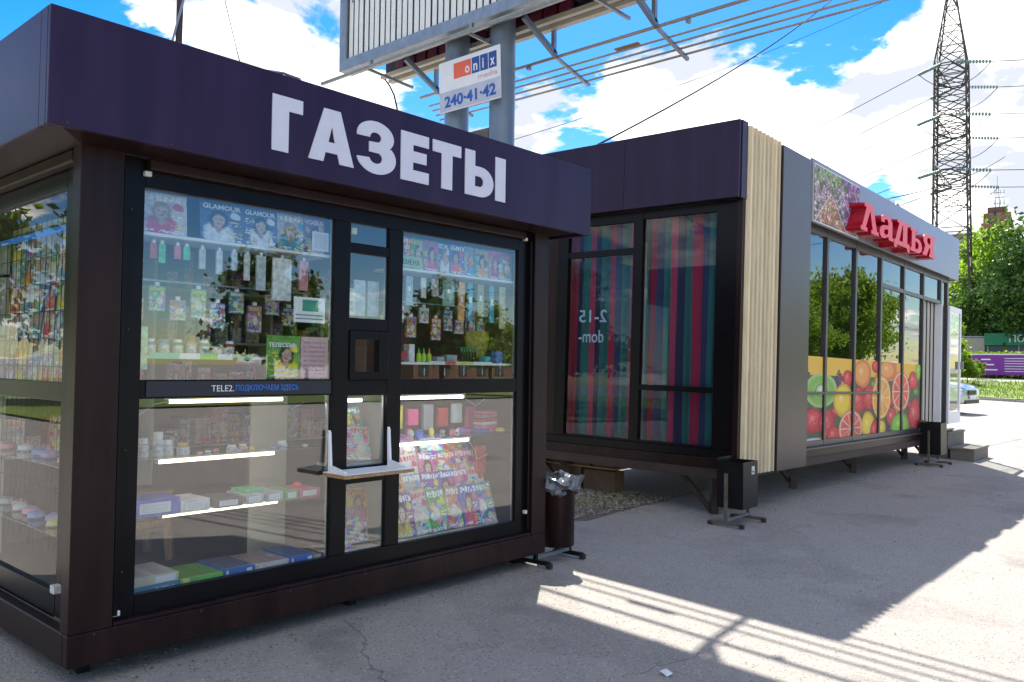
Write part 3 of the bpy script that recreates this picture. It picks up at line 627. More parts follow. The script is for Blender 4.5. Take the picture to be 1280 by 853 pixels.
# jars on the left middle shelf and strip
m_jarlabel = mat('jar label print', (.16, .22, .38), .4, col2=(.75, .72, .62), vscale=45)
def jar(x, y, z, r, h, c, capc, label, group, capr=.8, caph=.2, nm='jar'):
    o = thing(nm, label, nm.replace('_', ' '), (x, y, z), group=group)
    MB().lathe([(r*.9, 0), (r, h*.05), (r, h*(.9-caph)), (r*.7, h*(1-caph))], n=14).build('body', c, o, smooth=True)
    MB().lathe([(r*1.012, h*.14), (r*1.012, h*.14+(h*(.9-caph)-h*.14)*.85)], n=14).build('paper_label', m_jarlabel, o, smooth=True)
    MB().lathe([(r*capr, h*(1-caph)+.0005), (r*capr, h*.98), (r*capr*.9, h)], n=14).build('cap', capc, o, smooth=True)
    return o
g = 'jars on the middle shelf of the left window'
jc = [('blue', (.04, .25, .5)), ('light blue', (.15, .42, .6)), ('green', (.05, .28, .15)), ('amber', (.45, .22, .04)), ('teal', (.03, .2, .2)), ('dark green', (.02, .10, .06)), ('red', (.5, .06, .06))]
for i, (n, c) in enumerate(jc):
    jar(.43+.075*i, .17, 1.576, .028, .085+.02*(i == 3), mat(n+' jar', c, .25, coat=.5), m_white if i % 2 == 0 else mat(n+' lid', tuple(k*.7 for k in c), .4), n+' jar, '+ORD[i]+' from the left on the middle shelf of the left window', g)
g = 'price rail cards of the middle left shelf'
for i, (x0, x1, n, c) in enumerate(((.40, .56, 'mint', (.10, .55, .42)), (.563, .68, 'white', (.75, .75, .75)), (.683, .78, 'lime', (.18, .60, .05)), (.783, .87, 'white', (.75, .75, .75)), (.873, 1.0, 'pale green', (.35, .5, .3)))):
    o = MB().box(x0, x1, .1165, .1195, 1.556, 1.588).build('shelf_card', mat(n+' card', c, .5)); tag(o, n+' card on the shelf edge, '+ORD[i]+' from the corner post', 'shelf card', g)
o = MB().box(.352, .385, .10, .13, 1.50, 1.72).build('tall_pack', mat('pale green pack', (.35, .6, .4), .4, var=.4, vscale=30)); tag(o, 'tall pale green pack hanging beside the corner post', 'pack')
# upper right: magazines and glue
g = 'magazines on the top shelf of the right front window'
tr = [('red', 'kids'), ('green', 'face'), ('grey', 'face'), ('navy', 'face'), ('blue', 'face'), ('beige', 'face'), ('teal', 'face'), ('pink', 'face'), ('grey', 'kids')]
for i, (c, kd) in enumerate(tr):
    magazine(c, kd, .15, .215, (2.11+.128*i, .135+.003*(i % 2), 2.191), (R(-3), 0, 0), c+' magazine, '+ORD[i]+' from the hatch on the top right shelf', g)
c_ = card('seed_card', mat('pale green card', (.45, .60, .50), .5), 2.052, 2.26, .118, 2.195, 2.275, 'pale green card reading СЕМЕНА on the top right shelf', 'card')
lettering('lettering', 'СЕМЕНА', m_black, c_, (2.062, .1170, 2.215), width=.185, height=.036, bold=.01)
m_gy = mat('lime glue', (.45, .65, .05), .3); m_capg = mat('green tip', (.15, .5, .1), .4)
for i, x in enumerate((2.30, 2.345, 2.395)):
    o = thing('glue_bottle', 'lime glue bottle on the middle right shelf, '+ORD[i]+' from the left', 'bottle', (x, .17, 1.561), group='glue bottles on the middle right shelf')
    MB().lathe([(.017, 0), (.018, .01), (.018, .05), (.010, .062)], n=12).build('body', m_gy, o, smooth=True)
    MB().lathe([(.008, .0625), (.006, .075), (.002, .098)], n=10).build('nozzle', m_capg if i < 2 else mat('orange tip', (.7, .3, .05), .4), o, smooth=True)
for i in range(6):
    o = thing('marker_pen', 'dark marker pen leaning on the middle right shelf, '+ORD[i]+' from the left', 'pen', (2.72+.028*i, .17, 1.562), (R(12), R(-18), 0), 'marker pens on the middle right shelf')
    MB().tube([(0, 0, 0), (0, 0, .085)], .007, 8).build('barrel', m_black, o, smooth=True); MB().tube([(0, 0, .0853), (0, 0, .12)], .008, 8).build('cap', mat('green cap', (.03, .2, .1), .4), o, smooth=True)
hb = MB(); P_ = [(16*math.sin(t)**3/400, (13*math.cos(t)-5*math.cos(2*t)-2*math.cos(3*t)-math.cos(4*t))/400) for t in np.linspace(0, 2*PI, 24, endpoint=False)]
hb.add([(x, -.014, z+.045) for x, z in P_]+[(x, .014, z+.045) for x, z in P_], [tuple(range(23, -1, -1)), tuple(range(24, 48))]+[(i, (i+1) % 24, 24+(i+1) % 24, 24+i) for i in range(24)])
o = hb.build('heart_box', mat('red heart', (.55, .02, .05), .3), smooth=True, bevel=.003); o.location = (2.15, .18, 1.561); tag(o, 'small red heart shaped box on the middle right shelf', 'box')
for i, (x, wd, h, n, c) in enumerate(((2.22, .05, .12, 'white', (.7, .7, .7)), (2.49, .07, .04, 'grey', (.4, .4, .42)), (2.60, .10, .055, 'clear grey', (.3, .33, .34)), (2.97, .06, .05, 'teal', (.05, .4, .4)), (3.10, .07, .09, 'blue', (.1, .2, .5)))):
    o = MB().box(x-wd/2, x+wd/2, .15, .21, 1.561, 1.561+h).build('small_box', mat(n+' small box', c, .4, var=.3, vscale=50), bevel=.003); tag(o, n+' small box on the middle right shelf, '+ORD[i]+' from the hatch', 'box', 'small boxes on the middle right shelf')
for i, (x0, x1, n, c) in enumerate(((2.35, 2.50, 'white', (.7, .7, .7)), (2.503, 2.60, 'red', (.6, .1, .1)), (2.603, 2.78, 'yellow', (.6, .55, .2)), (2.783, 2.98, 'white', (.75, .75, .75)))):
    o = MB().box(x0, x1, .1165, .1195, 1.545, 1.569).build('shelf_card', mat(n+' rail card', c, .5)); tag(o, n+' card on the right shelf edge, '+ORD[i]+' from the hatch', 'shelf card', 'price rail cards of the middle right shelf')
# toys in the upper right
o = thing('toy_basket', 'olive yellow woven toy bag hanging in the upper right window', 'bag', (2.98, .28, 1.60))
MB().lathe([(.07, 0), (.10, .05), (.12, .14), (.115, .20)], n=16, sy=.5).build('body', mat('olive basket', (.28, .24, .04), .7, var=.5, vscale=50), o, smooth=True)
MB().tube([(.10*math.cos(a), 0, .2+.16*math.sin(a)) for a in np.linspace(0, PI, 12)], .006, 6).build('handle', m_black, o, smooth=True)
# mid column goods
o = MB().box(1.64, 1.72, .13, .15, 1.85, 2.02).build('card_pack', mat('white green pack', (.6, .65, .6), .4, var=.4, vscale=30)); tag(o, 'white card pack behind the narrow pane above the hatch', 'pack')
for i, x in enumerate((1.77, 1.88)):
    o = MB().box(x-.045, x+.045, .15, .165, 1.85, 2.08).build('plastic_sachet', mat('silver sachet', (.45, .5, .56), .2, var=.3, vscale=25)); tag(o, ('left' if i == 0 else 'right')+' silver sachet hanging behind the narrow pane above the hatch', 'pack')
o = MB().box(1.66, 1.70, .10, .13, 2.36, 2.40).build('bulb_box', mat('bright yellow', (.8, .65, .2), .4)); tag(o, 'small yellow box at the top of the narrow pane', 'box')
for i, (x, z, c, kd, y) in enumerate(((1.72, 1.17, 'grey', 'face', .30), (1.73, 1.02, 'green', 'kids', .24), (1.85, 1.04, 'teal', 'face', .27), (1.70, .93, 'pink', 'kids', .17), (1.84, .92, 'white', 'kids', .20), (1.75, .62, 'beige', 'kids', .27), (1.85, .52, 'yellow', 'face', .22), (1.66, .38, 'blue', 'kids', .15), (1.81, .40, 'grey', 'kids', .17))):
    magazine(c, kd, .17, .22, (x, y, z), (R(-14), R(rng.uniform(-6, 6)), 0), c+' magazine behind the narrow middle pane, '+('above' if z > .85 else 'below')+' the counter, '+ORD[i], 'magazines behind the narrow middle panes')
bx('shelf', m_offwhite, K, 1.60, 1.95, .12, .40, .355, .372); bx('shelf', m_offwhite, K, 1.60, 1.95, .12, .34, .895, .91)
# racks lower right: rows of magazines leaning back
g = 'magazines on the sloping rack in the lower right window'
rows = [(.372, .17, ['purple', 'white', 'green', 'orange', 'blue', 'teal'], .175, .30), (.52, .26, ['yellow', 'beige', 'purple', 'blue', 'pink', 'white'], .175, .26), (.66, .34, ['blue', 'white', 'pink', 'orange', 'pink'], .20, .25), (.775, .42, ['red', 'yellow', 'white', 'yellow', 'orange'], .20, .22)]
for r_, (z, y, cs, st, h) in enumerate(rows):
    for i, c in enumerate(cs):
        o = magazine(c, 'kids' if (i+r_) % 4 else 'face', st*1.04, h, (2.14+st*(i+.5)*.92, y+.003*(i % 2), z), (R(-16), R(rng.uniform(-5, 5)), R(rng.uniform(-3, 3))),
                     c+' magazine in the '+['bottom', 'second lowest', 'third lowest', 'top'][r_]+' rack row, '+ORD[i]+' from the hatch', g)
magazine('blue', 'kids', .23, .17, (2.66, .40, .865), (R(-12), 0, 0), 'blue colouring book titled раскраска above the sloping rack', g, 'раскраска', tb=.70)
magazine('green', 'kids', .20, .15, (2.20, .40, .88), (R(-12), 0, 0), 'green and red magazine just under the right lamp tube', g)
magazine('pink', 'kids', .18, .15, (2.41, .41, .88), (R(-12), 0, 0), 'pink magazine just under the right lamp tube', g)
# goods on the right glass shelf
toys = [('pink', (.75, .15, .3)), ('grey', (.3, .3, .32)), ('violet', (.3, .15, .5)), ('white', (.7, .7, .7)), ('hot pink', (.8, .08, .25)), ('blue', (.05, .15, .6)), ('red', (.6, .05, .05)), ('yellow', (.75, .6, .05))]
for i in range(16):
    n, c = toys[i % 8]; x = 2.10+i*.072; sx = rng.uniform(.02, .05); hz = rng.uniform(.02, .055); yy = rng.uniform(.2, .42)
    o = MB().lathe([(sx*.6, 0), (sx, hz*.3), (sx*.8, hz*.8), (sx*.3, hz)], n=10, sx=1, sy=rng.uniform(.5, 1.1)).build('small_toy', mat(n+' toy plastic', c, .3, var=.2), smooth=True); o.location = (x, yy, 1.036)
    tag(o, n+' small toy on the right glass shelf, number '+str(i+1)+' counted from the hatch' if False else n+' small toy on the right glass shelf, '+(ORD[i] if i < 11 else ['twelfth', 'thirteenth', 'fourteenth', 'fifteenth', 'sixteenth'][i-11])+' from the hatch', 'toy', 'small toys on the right glass shelf')
for i in range(6):
    n, c = toys[(i*3+5) % 8]
    o = MB().box(3.02+.0*(i % 2), 3.02+.16, .24, .34, 1.037+.027*i, 1.061+.027*i).build('toy_pack', mat(n+' toy plastic', c, .3, var=.2), bevel=.004); tag(o, n+' flat toy pack, '+ORD[i]+' from the bottom of the stack at the right post', 'toy pack', 'stack of flat toy packs')
o = MB().box(3.03, 3.12, .30, .33, .72, .93).build('red_pack', mat('red carton', (.55, .08, .06), .4, var=.3, vscale=30)); tag(o, 'tall red carton near the right post of the kiosk', 'carton')
# toys behind the upper part of the lower right pane
for i in range(7):
    n, c = toys[(i*5+2) % 8]
    o = MB().box(2.15+i*.15, 2.25+i*.15, .44, .47, 1.06+.02*(i % 3), 1.22+.03*(i % 2)).build('blister_pack', mat(n+' toy plastic', c, .3, var=.2), bevel=.006); tag(o, n+' blister pack standing behind the small toys, '+ORD[i]+' from the hatch', 'blister pack', 'blister packs behind the right glass shelf')
cr_ = MB()
for i in range(9): cr_.lathe([(.03, 0), (.045, .02), (.03, .045), (.008, .055)], (3.02+.04*(i % 3)+.01*(i//3), .2+.05*(i//3), .345+.01*(i % 2)+.03*(i//6)), 8)
o = cr_.build('plush_toy', mat('pale pink plush', (.65, .48, .48), .9, var=.5, vscale=25, bump=.6, bscale=40), smooth=True); tag(o, 'pale pink plush toy heap at the bottom right of the kiosk window', 'plush toy')
# left lower shelves
for i, (x, r_, h, n) in enumerate(((.37, .02, .07, 'narrow'), (.44, .028, .10, 'slim'), (.52, .030, .13, 'tall'), (.575, .028, .085, 'medium'), (.66, .034, .065, 'squat'), (.95, .03, .035, 'low clear'), (1.02, .028, .035, 'low orange'), (1.28, .03, .04, 'low white'))):
    jar(x, .24, 1.036, r_, h, mat('white plastic jar', (.62, .60, .54), .35) if i != 6 else mat('orange jar', (.7, .4, .08), .35), m_white if i != 4 else mat('orange lid', (.75, .4, .08), .35), n+' jar on the upper glass shelf, '+ORD[i]+' from the corner post', 'jars on the upper left glass shelf', caph=.3)
for i in range(10):
    n, c = toys[(i*3) % 8]
    o = MB().lathe([(.012, 0), (.02, .006), (.018, .014), (.004, .018)], n=8, sy=.8).build('trinket', mat(n+' trinket', tuple(k*.6+.2 for k in c), .3), smooth=True); o.location = (.72+.075*i, .17+.05*(i % 3), 1.036)
    tag(o, n+' trinket on the upper left glass shelf, '+ORD[i]+' from the jars', 'trinket', 'trinkets on the upper left glass shelf')
m_tagsheet = textsheet('price tag print', (.7, .7, .72), 5, (.2, .2, .25), .5, 40)
bxs = [(.345, .60, .09, 'blue and pink', (.08, .10, .45)), (.605, .77, .065, 'white', (.6, .6, .62)), (.80, .97, .05, 'dark grey', (.10, .10, .11)), (.99, 1.10, .055, 'pale', (.5, .5, .52)), (1.12, 1.23, .055, 'silver', (.45, .46, .5)), (1.25, 1.33, .05, 'green', (.15, .45, .15)), (1.345, 1.49, .05, 'pink', (.65, .15, .25))]
for i, (x0, x1, h, n, c) in enumerate(bxs):
    o = thing('game_box', n+' game box on the lower glass shelf, '+ORD[i]+' from the corner post', 'box', ((x0+x1)/2, .26, .736), group='game boxes on the lower left glass shelf'); wd = (x1-x0)/2
    MB().box(-wd, wd, -.12, .10, 0, h).build('carton', mat(n+' box', c, .4, var=.35, vscale=14), o, bevel=.002)
    MB().box(-wd*.7, wd*.6, -.1225, -.1205, h*.2, h*.8).build('price_tag', m_tagsheet, o)
o = MB().lathe([(.022, 0), (.03, .012), (.02, .028)], n=12).build('red_toy', mat('bright red', (.75, .06, .02), .3), smooth=True); o.location = (1.40, .25, .787); tag(o, 'small red orange toy lying on the pink game box', 'toy')
o = MB().box(1.02, 1.14, .2, .36, .7925, .81).build('green_pack', mat('green pack', (.1, .4, .12), .4)); tag(o, 'flat green pack lying on the pale game boxes', 'pack')
bxs = [(.34, .60, .336, .052, 'teal puzzle', (.01, .22, .38)), (.345, .595, .389, .048, 'cream game', (.55, .50, .38)), (.605, .85, .336, .055, 'green game', (.14, .50, .06)), (.855, 1.04, .336, .065, 'blue game with pale top', (.02, .13, .50)), (1.05, 1.27, .336, .060, 'red and white game', (.6, .5, .5)), (1.275, 1.44, .336, .066, 'deep blue game', (.02, .14, .55)), (1.445, 1.495, .336, .05, 'ivory', (.6, .56, .42))]
for i, (x0, x1, z0, h, n, c) in enumerate(bxs):
    o = thing('board_game_box', n+' box on the floor shelf, '+ORD[i]+' from the corner post', 'box', ((x0+x1)/2, .28, z0), (0, 0, 0), 'game boxes on the floor shelf of the left window'); wd = (x1-x0)/2
    MB().box(-wd, wd, -.155, .14, 0, h-.0015).build('carton', mat(n+' box', c, .35, var=.2, vscale=6), o, bevel=.002)
    MB().box(-wd*.96, wd*.96, -.15, .135, h-.001, h).build('lid_print', cover(['blue', 'white', 'green', 'navy', 'grey', 'blue', 'beige'][i], 'kids'), o)
    if i == 0: lettering('lettering', 'PUZZLE', m_white, o, (.0, -.1575, .014), width=.10, height=.022, bold=.02)
    elif i in (3, 5): MB().box(wd*.5, wd*.85, -.158, -.1555, h*.4, h*.75).build('price_tag', m_white, o); MB().box(-wd*.85, -wd*.7, -.158, -.1555, h*.25, h*.8).build('print_patch', m_paper, o)
    elif i == 4: MB().box(-wd*.8, wd*.85, -.158, -.1555, h*.15, h*.8).build('price_tag', m_tagsheet, o)
    elif i == 1: MB().box(wd*.0, wd*.85, -.158, -.1555, h*.15, h*.8).build('print_patch', m_paper, o)
    elif i == 2: MB().box(-wd*.9, -wd*.6, -.158, -.1555, h*.3, h*.95).build('print_patch', mat('bright yellow', (.8, .65, .2), .4), o)
# magazine wall behind the left side window
g = 'magazines in the rack behind the side window'
zz = [2.20, 2.03, 1.86, 1.70, 1.54, 1.42]
for r_, z in enumerate(zz):
    for i in range(8):
        c = ['white', 'beige', 'pink', 'yellow', 'grey', 'white', 'blue', 'teal', 'beige', 'navy', 'red', 'green'][(i*5+r_*7+i*r_) % 12]
        if r_ == 2 and i == 2: c = 'navy'
        if r_ == 2 and i == 1: c = 'white'
        kd = 'face' if (i+r_*2) % 3 else 'kids'
        t = {(2, 1): 'СССР', (0, 0): 'ИСТОРИЯ'}.get((r_, i))
        magazine(c, kd, .19, .235 if r_ else .19, (.33-.018*r_*.3, .46+.205*i+rng.uniform(-.01, .01), z-.03), (R(-5), 0, R(-90)), c+' magazine in the '+['top', 'second', 'third', 'fourth', 'fifth', 'lowest'][r_]+' row behind the side window, '+ORD[i]+' from the corner post', g, t, m_redface if t else None)
for i in range(9):
    n, c = toys[(i*3+1) % 8]
    for z, q in ((.981, 'upper'), (.621, 'lower')):
        o = MB().lathe([(.03, 0), (.05, .01), (.045, .035), (.012, .05)], n=10, sy=rng.uniform(.6, 1.5)).build('small_toy', mat(n+' trinket', tuple(k*.6+.2 for k in c), .3), smooth=True); o.location = (.28+rng.uniform(-.06, .06), .5+.165*i, z)
        tag(o, n+' trinket on the '+q+' shelf behind the side window, '+ORD[i]+' from the corner post', 'trinket', 'trinkets behind the side window')
# wooden stool seen through the lower left pane
st = thing('wooden_stool', 'plain wooden stool standing inside the kiosk behind the lower left pane', 'stool', (.86, 1.25, .271))
bx('seat', m_wood, st, -.17, .17, -.17, .17, .42, .445, .005)
for a in (-1, 1):
    for b in (-1, 1): MB().bar((a*.16, b*.16, 0), (a*.13, b*.13, .419), .045).build('leg', m_wood, st)
    MB().bar((a*.148, -.11, .17), (a*.148, .11, .17), .02, .04).build('stretcher', m_wood, st); MB().bar((-.11, a*.148, .24), (.11, a*.148, .24), .02, .04).build('stretcher', m_wood, st)
# back wall goods: cartons in muted colours, dimly visible
bw = ['first', 'second', 'third']
for zi, z in enumerate((.9, 1.3, 1.7, 2.1)):
    for i in range(22):
        n = rng.choice(cols); x = .34+.134*i
        if (x-.3) % .99 > .86: continue
        bay = min(2, int((x-.3)/.99)); hh = rng.uniform(.10, .30); wdt = rng.uniform(.07, .125)
        o = MB().box(0, wdt, 0, .16, 0, hh).build('carton', cover(n, 'kids' if rng.random() < .6 else 'face')); o.location = (x, 2.01+rng.uniform(0, .06), z+.001)
        tag(o, n+' carton on the '+['lowest', 'second', 'third', 'top'][zi]+' back wall shelf, '+ORD[int(((x-.3) % .99)/.134)]+' in the '+bw[bay]+' bay', 'carton', 'cartons on the back wall shelves')
# a second row of hanging packs deeper in both windows
for side, xs0, nn in (('left', .40, 10), ('right', 2.10, 9)):
    for i in range(nn):
        n = rng.choice(cols); h = rng.uniform(.12, .2)
        o = MB().box(-.045, .045, -.008, .008, -h, -.02).build('hanging_pack', cover(n, 'kids')); o.location = (xs0+.118*i, .30, 1.97 if i % 2 else 1.90)
        tag(o, n+' pack in the second hanging row of the '+side+' window, '+ORD[i]+' from the left', 'hanging pack', 'second hanging row in the '+side+' window')
        MB().box(-.012, .012, -.0075, .0075, -.0195, .0).build('hang_tab', m_white, o)
for side, x0 in (('left', .34), ('right', 2.05)): bx('hook_rail', m_galv, K, x0, x0+1.15, .305, .312, 1.975, 1.985)

# ================================================================== SHOP PAVILION
SHOP = thing('shop_pavilion', 'long brown shop pavilion with timber slats, red letters and fruit print', 'shop', (6.4278, -.12, .4076), (R(.7404), R(.7444), R(1.2304)))
SL, SD, SH = 8.93, 2.78, 3.69
SM = SHOP
# base beams
bx('base_beam', m_rust, SM, .0, SL, .01, .07, .0, .10); bx('base_beam', m_rust, SM, -.02, -.0005, .0, SD, -.02, .085)
bx('base_beam', m_rust, SM, 0, SL, SD-.06, SD, .0, .10)
bx('sill_beam', m_brown, SM, .005, SL-.01, .0, .09, .1015, .19, .004); bx('sill_beam', m_brown, SM, -.03, .002, .012, SD-.01, .087, .19, .004)
bx('sill_beam', m_frame, SM, .0, .05, .06, SD-.02, .191, .278, .004)
# end wall posts and window
bx('corner_post', m_brown, SM, .002, .068, .001, .06, .192, SH-.05)
E1 = MB()
E1.box(.03, .10, .062, .31, .279, 2.90).box(.03, .10, 1.222, 1.345, .279, 2.90).box(.03, .10, 2.27, 2.42, .279, 2.90)
E1.box(.032, .098, .311, 1.221, .279, .305).box(.032, .098, .311, 1.221, .868, .932).box(.032, .098, .311, 1.221, 2.81, 2.90)
E1.box(.032, .098, 1.346, 2.269, .279, .30).box(.032, .098, 1.346, 2.269, 2.42, 2.49).box(.032, .098, 1.346, 2.269, 2.79, 2.90)
EF = E1.build('end_window_frame', m_frame, SM, bevel=.003)
for y0, y1, z0, z1 in ((.31, 1.222, .305, .868), (.31, 1.222, .932, 2.81), (1.345, 2.27, .30, 2.42), (1.345, 2.27, 2.49, 2.79)):
    bx('window_pane', m_glass_e, EF, .062, .068, y0, y1, z0, z1)
bx('wall', m_brown, SM, .03, .09, 2.421, SD, .279, 2.95)
bx('door_seal', m_white, SM, .0681, .071, .012, .045, .2, SH-.06) if False else None
# end fascia
bx('fascia_panel', m_fascia, SM, -.115, -.07, .0, 1.40, 2.91, 3.72, .004); bx('fascia_panel', m_fascia, SM, -.115, -.07, 1.403, SD+.1, 2.91, 3.72, .004)
bx('fascia_return', m_fascia, SM, -.0695, .062, -.012, .03, 2.91, 3.72, .003); bx('soffit', m_brown, SM, -.0695, .03, .031, SD+.1, 2.92, 2.95)
# slats
bx('slat_backing', m_black, SM, .07, .885, .012, .05, .045, 3.67)
for i in range(8):
    x = .075+.1015*i
    o = MB(); o.add([(x, .011, .03), (x+.02, -.038, .03), (x+.062, -.038, .03), (x+.082, .011, .03), (x, .011, 3.69), (x+.02, -.038, 3.69), (x+.062, -.038, 3.69), (x+.082, .011, 3.69)],
                    [(0, 1, 2, 3), (7, 6, 5, 4), (0, 4, 5, 1), (1, 5, 6, 2), (2, 6, 7, 3), (3, 7, 4, 0)])
    o.build('slat', m_slat, SM)
# grey panel
bx('cladding_panel', m_grey_panel, SM, .895, 1.74, -.05, .05, .02, 3.665, .004)
bx('panel_edge', m_black, SM, .887, .8945, -.03, .05, .03, 3.66)
# long fascia
bx('fascia_panel', m_grey_fascia, SM, 1.743, SL, -.05, -.02, 2.935, 3.70, .004)
bx('soffit', m_frame, SM, 1.743, SL, -.019, .14, 2.95, 2.98); bx('fascia_return', m_grey_fascia, SM, SL-.03, SL-.001, -.0195, SD, 2.935, 3.70)
bx('roof', m_brown, SM, .07, SL-.03, .055, SD-.05, 3.56, 3.62)
bx('ceiling', m_ceiling, SM, .1, SL-.05, .15, SD-.07, 2.99, 3.01)
bx('floor_panel', m_offwhite, SM, .1, SL-.05, .15, SD-.07, .13, .16)
bx('wall', m_offwhite, SM, .09, SL, SD-.06, SD-.001, .105, 3.55); bx('wall', m_brown, SM, SL-.06, SL-.002, .16, SD-.061, .105, 2.94)
bx('roof_edge', m_brown, SM, .07, SL-.03, SD-.049, SD, 3.551, 3.62)
# front facade grid
xsm = [1.80, 2.60, 3.68, 4.79, 5.925, 7.04, 8.16, 8.62]
FG = MB()
for x in xsm:
    w_ = .034 if x not in (8.62, 8.16) else .05
    FG.box(x-w_, x+w_, .05, .12, .191, 2.949)
FG.box(1.745, 1.7545, .05, .12, .191, 2.949)
for a, b in zip(xsm[:-1], xsm[1:]):
    a2, b2 = a+.0505 if a in (8.16,) else a+.0345, b-.0345 if b not in (8.62, 8.16) else b-.0505
    if a < 7: FG.box(a2, b2, .053, .117, .191, .285)
    FG.box(a2, b2, .053, .117, 2.86, 2.949)
    if a < 4.5: FG.box(a2, b2, .053, .117, .86, .89)
    if 4.5 < a < 8.0: FG.box(a2, b2, .053, .117, 2.44, 2.50)
FF = FG.build('facade_frame', m_mull, SM, bevel=.003)
m_gl2 = m_glass_d
for i, (a, b) in enumerate(zip(xsm[:-1], xsm[1:])):
    a2, b2 = a+.035, b-.035
    if a < 4.5: segs = [(.285, .86), (.89, 2.86)]
    elif a < 7: segs = [(.285, 2.44), (2.50, 2.86)]
    elif a < 8: segs = [(2.50, 2.86)]
    else: segs = [(.285, 2.86)]
    for z0, z1 in segs: bx('window_pane', m_gl2, FF, a2, b2, .082, .088, z0, z1)
# sub-frame ledge
bx('window_sill', m_mull, SM, 1.745, SL-.02, -.022, .0295, .192, .215, .003)
# fruit print on the glass, one printed film per bay
class CP:
    def __init__(s): s.v = []; s.f = []; s.c = []
    def fan(s, cx, cz, rx, rz, y, cols_, a0=0, seg=26, hl=(-.25, .25), jit=0):
        n = len(cols_); rings = []
        for k in range(n):
            t = k/(n-1); ring = []
            for j in range(seg):
                a = 2*PI*j/seg+a0; rr = t*(1+jit*math.sin(3*a+cx*9))
                ring.append(len(s.v)); s.v.append((cx+rx*(rr*math.cos(a)+hl[0]*(1-t)), y, cz+rz*(rr*math.sin(a)+hl[1]*(1-t)))); s.c.append(cols_[k])
            rings.append(ring)
        for k in range(n-1):
            for j in range(seg):
                q = (rings[k][j], rings[k][(j+1) % seg], rings[k+1][(j+1) % seg], rings[k+1][j]); s.f.append(q)
    def poly(s, pts, y, col):
        o = len(s.v)
        for x, z in pts: s.v.append((x, y, z)); s.c.append(col)
        s.f.append(tuple(range(o, o+len(pts))))
    def clip(s, x0, x1, z0, z1):
        # keep only what lies inside the bay, cutting vertices to its edge
        keep = []
        for f in s.f:
            xs_ = [s.v[i][0] for i in f]; zs_ = [s.v[i][2] for i in f]
            if max(xs_) <= x0 or min(xs_) >= x1 or max(zs_) <= z0 or min(zs_) >= z1: continue
            keep.append(f)
        v = [(min(max(x, x0), x1), y, min(max(z, z0), z1)) for x, y, z in s.v]
        return v, keep
    def build(s, name, m, parent, v=None, f=None):
        v = v or s.v; f = f or s.f
        used = sorted({i for q in f for i in q}); mp = {u: i for i, u in enumerate(used)}
        me = bpy.data.meshes.new(name); me.from_pydata([v[i] for i in used], [], [tuple(mp[i] for i in q) for q in f])
        ca = me.color_attributes.new('Col', 'FLOAT_COLOR', 'POINT'); ca.data.foreach_set('color', np.array([(*s.c[i], 1) for i in used], dtype=np.float32).ravel())
        me.materials.append(m); return link(name, me, parent)
FR = [('blackberry',1.96,1.13,0.17,0.11),('kiwi',2.53,0.91,0.55,0.22),('strawberry',2.30,0.53,0.33,0.16),('strawberry',2.74,0.49,0.30,0.18),('blackberry',3.14,1.07,0.12,0.11),('strawberry',3.49,1.07,0.18,0.12),('lemon',3.32,0.77,0.36,0.23),('peach',4.09,1.14,0.37,0.20),('strawberry',4.66,1.26,0.16,0.10),('strawberry',3.94,0.77,0.30,0.19),('strawberry',4.42,0.80,0.33,0.18),('strawberry',2.99,0.32,0.25,0.13),('grapefruit',3.65,0.39,0.48,0.25),('lemon',4.36,0.41,0.29,0.20),('peach',5.23,1.21,0.40,0.15),('orange',4.96,0.80,0.44,0.32),('apple',5.47,0.50,0.26,0.15),('greenapple',5.92,0.36,0.50,0.19),('grapefruit',5.92,0.89,0.47,0.32),('strawberry',6.59,1.06,0.27,0.15),('strawberry',6.69,0.50,0.34,0.27),('greenapple',6.88,1.22,0.14,0.15),('garlic',2.30,0.25,0.46,0.07),('blackberry',5.23,0.30,0.22,0.09),('strawberry',4.66,0.33,0.20,0.15),('lemon',4.99,0.34,0.18,0.13),('leaf',1.93,.62,.12,.2),('strawberry',2.15,1.20,.0,.0)]
cp = CP(); cp.poly([(1.8, .20), (7.0, .20), (7.0, 1.10), (1.8, 1.10)], .0, (.05, .10, .02)); cp.poly([(1.8, 1.10), (7.0, 1.10), (7.0, 1.335), (1.8, 1.335)], .0, (.80, .45, .02))
cp.poly([(4.8, 1.05), (5.7, 1.05), (5.7, 1.335), (4.8, 1.335)], -.0002, (.72, .20, .08))
fr_r = random.Random(11); lay = 0
for i in range(60):        # small background fruit pieces between the big ones
    c = fr_r.choice([(.60, .03, .03), (.10, .28, .02), (.75, .30, .02), (.40, .01, .02), (.65, .45, .03)]); lay += 1
    cp.fan(1.85+5.1*i/60+fr_r.uniform(-.05, .05), fr_r.uniform(.22, 1.05), fr_r.uniform(.1, .2), fr_r.uniform(.06, .11), -.0003-.00004*lay, [tuple(min(1, k*1.4+.05) for k in c), c, tuple(k*.45 for k in c)], seg=14)
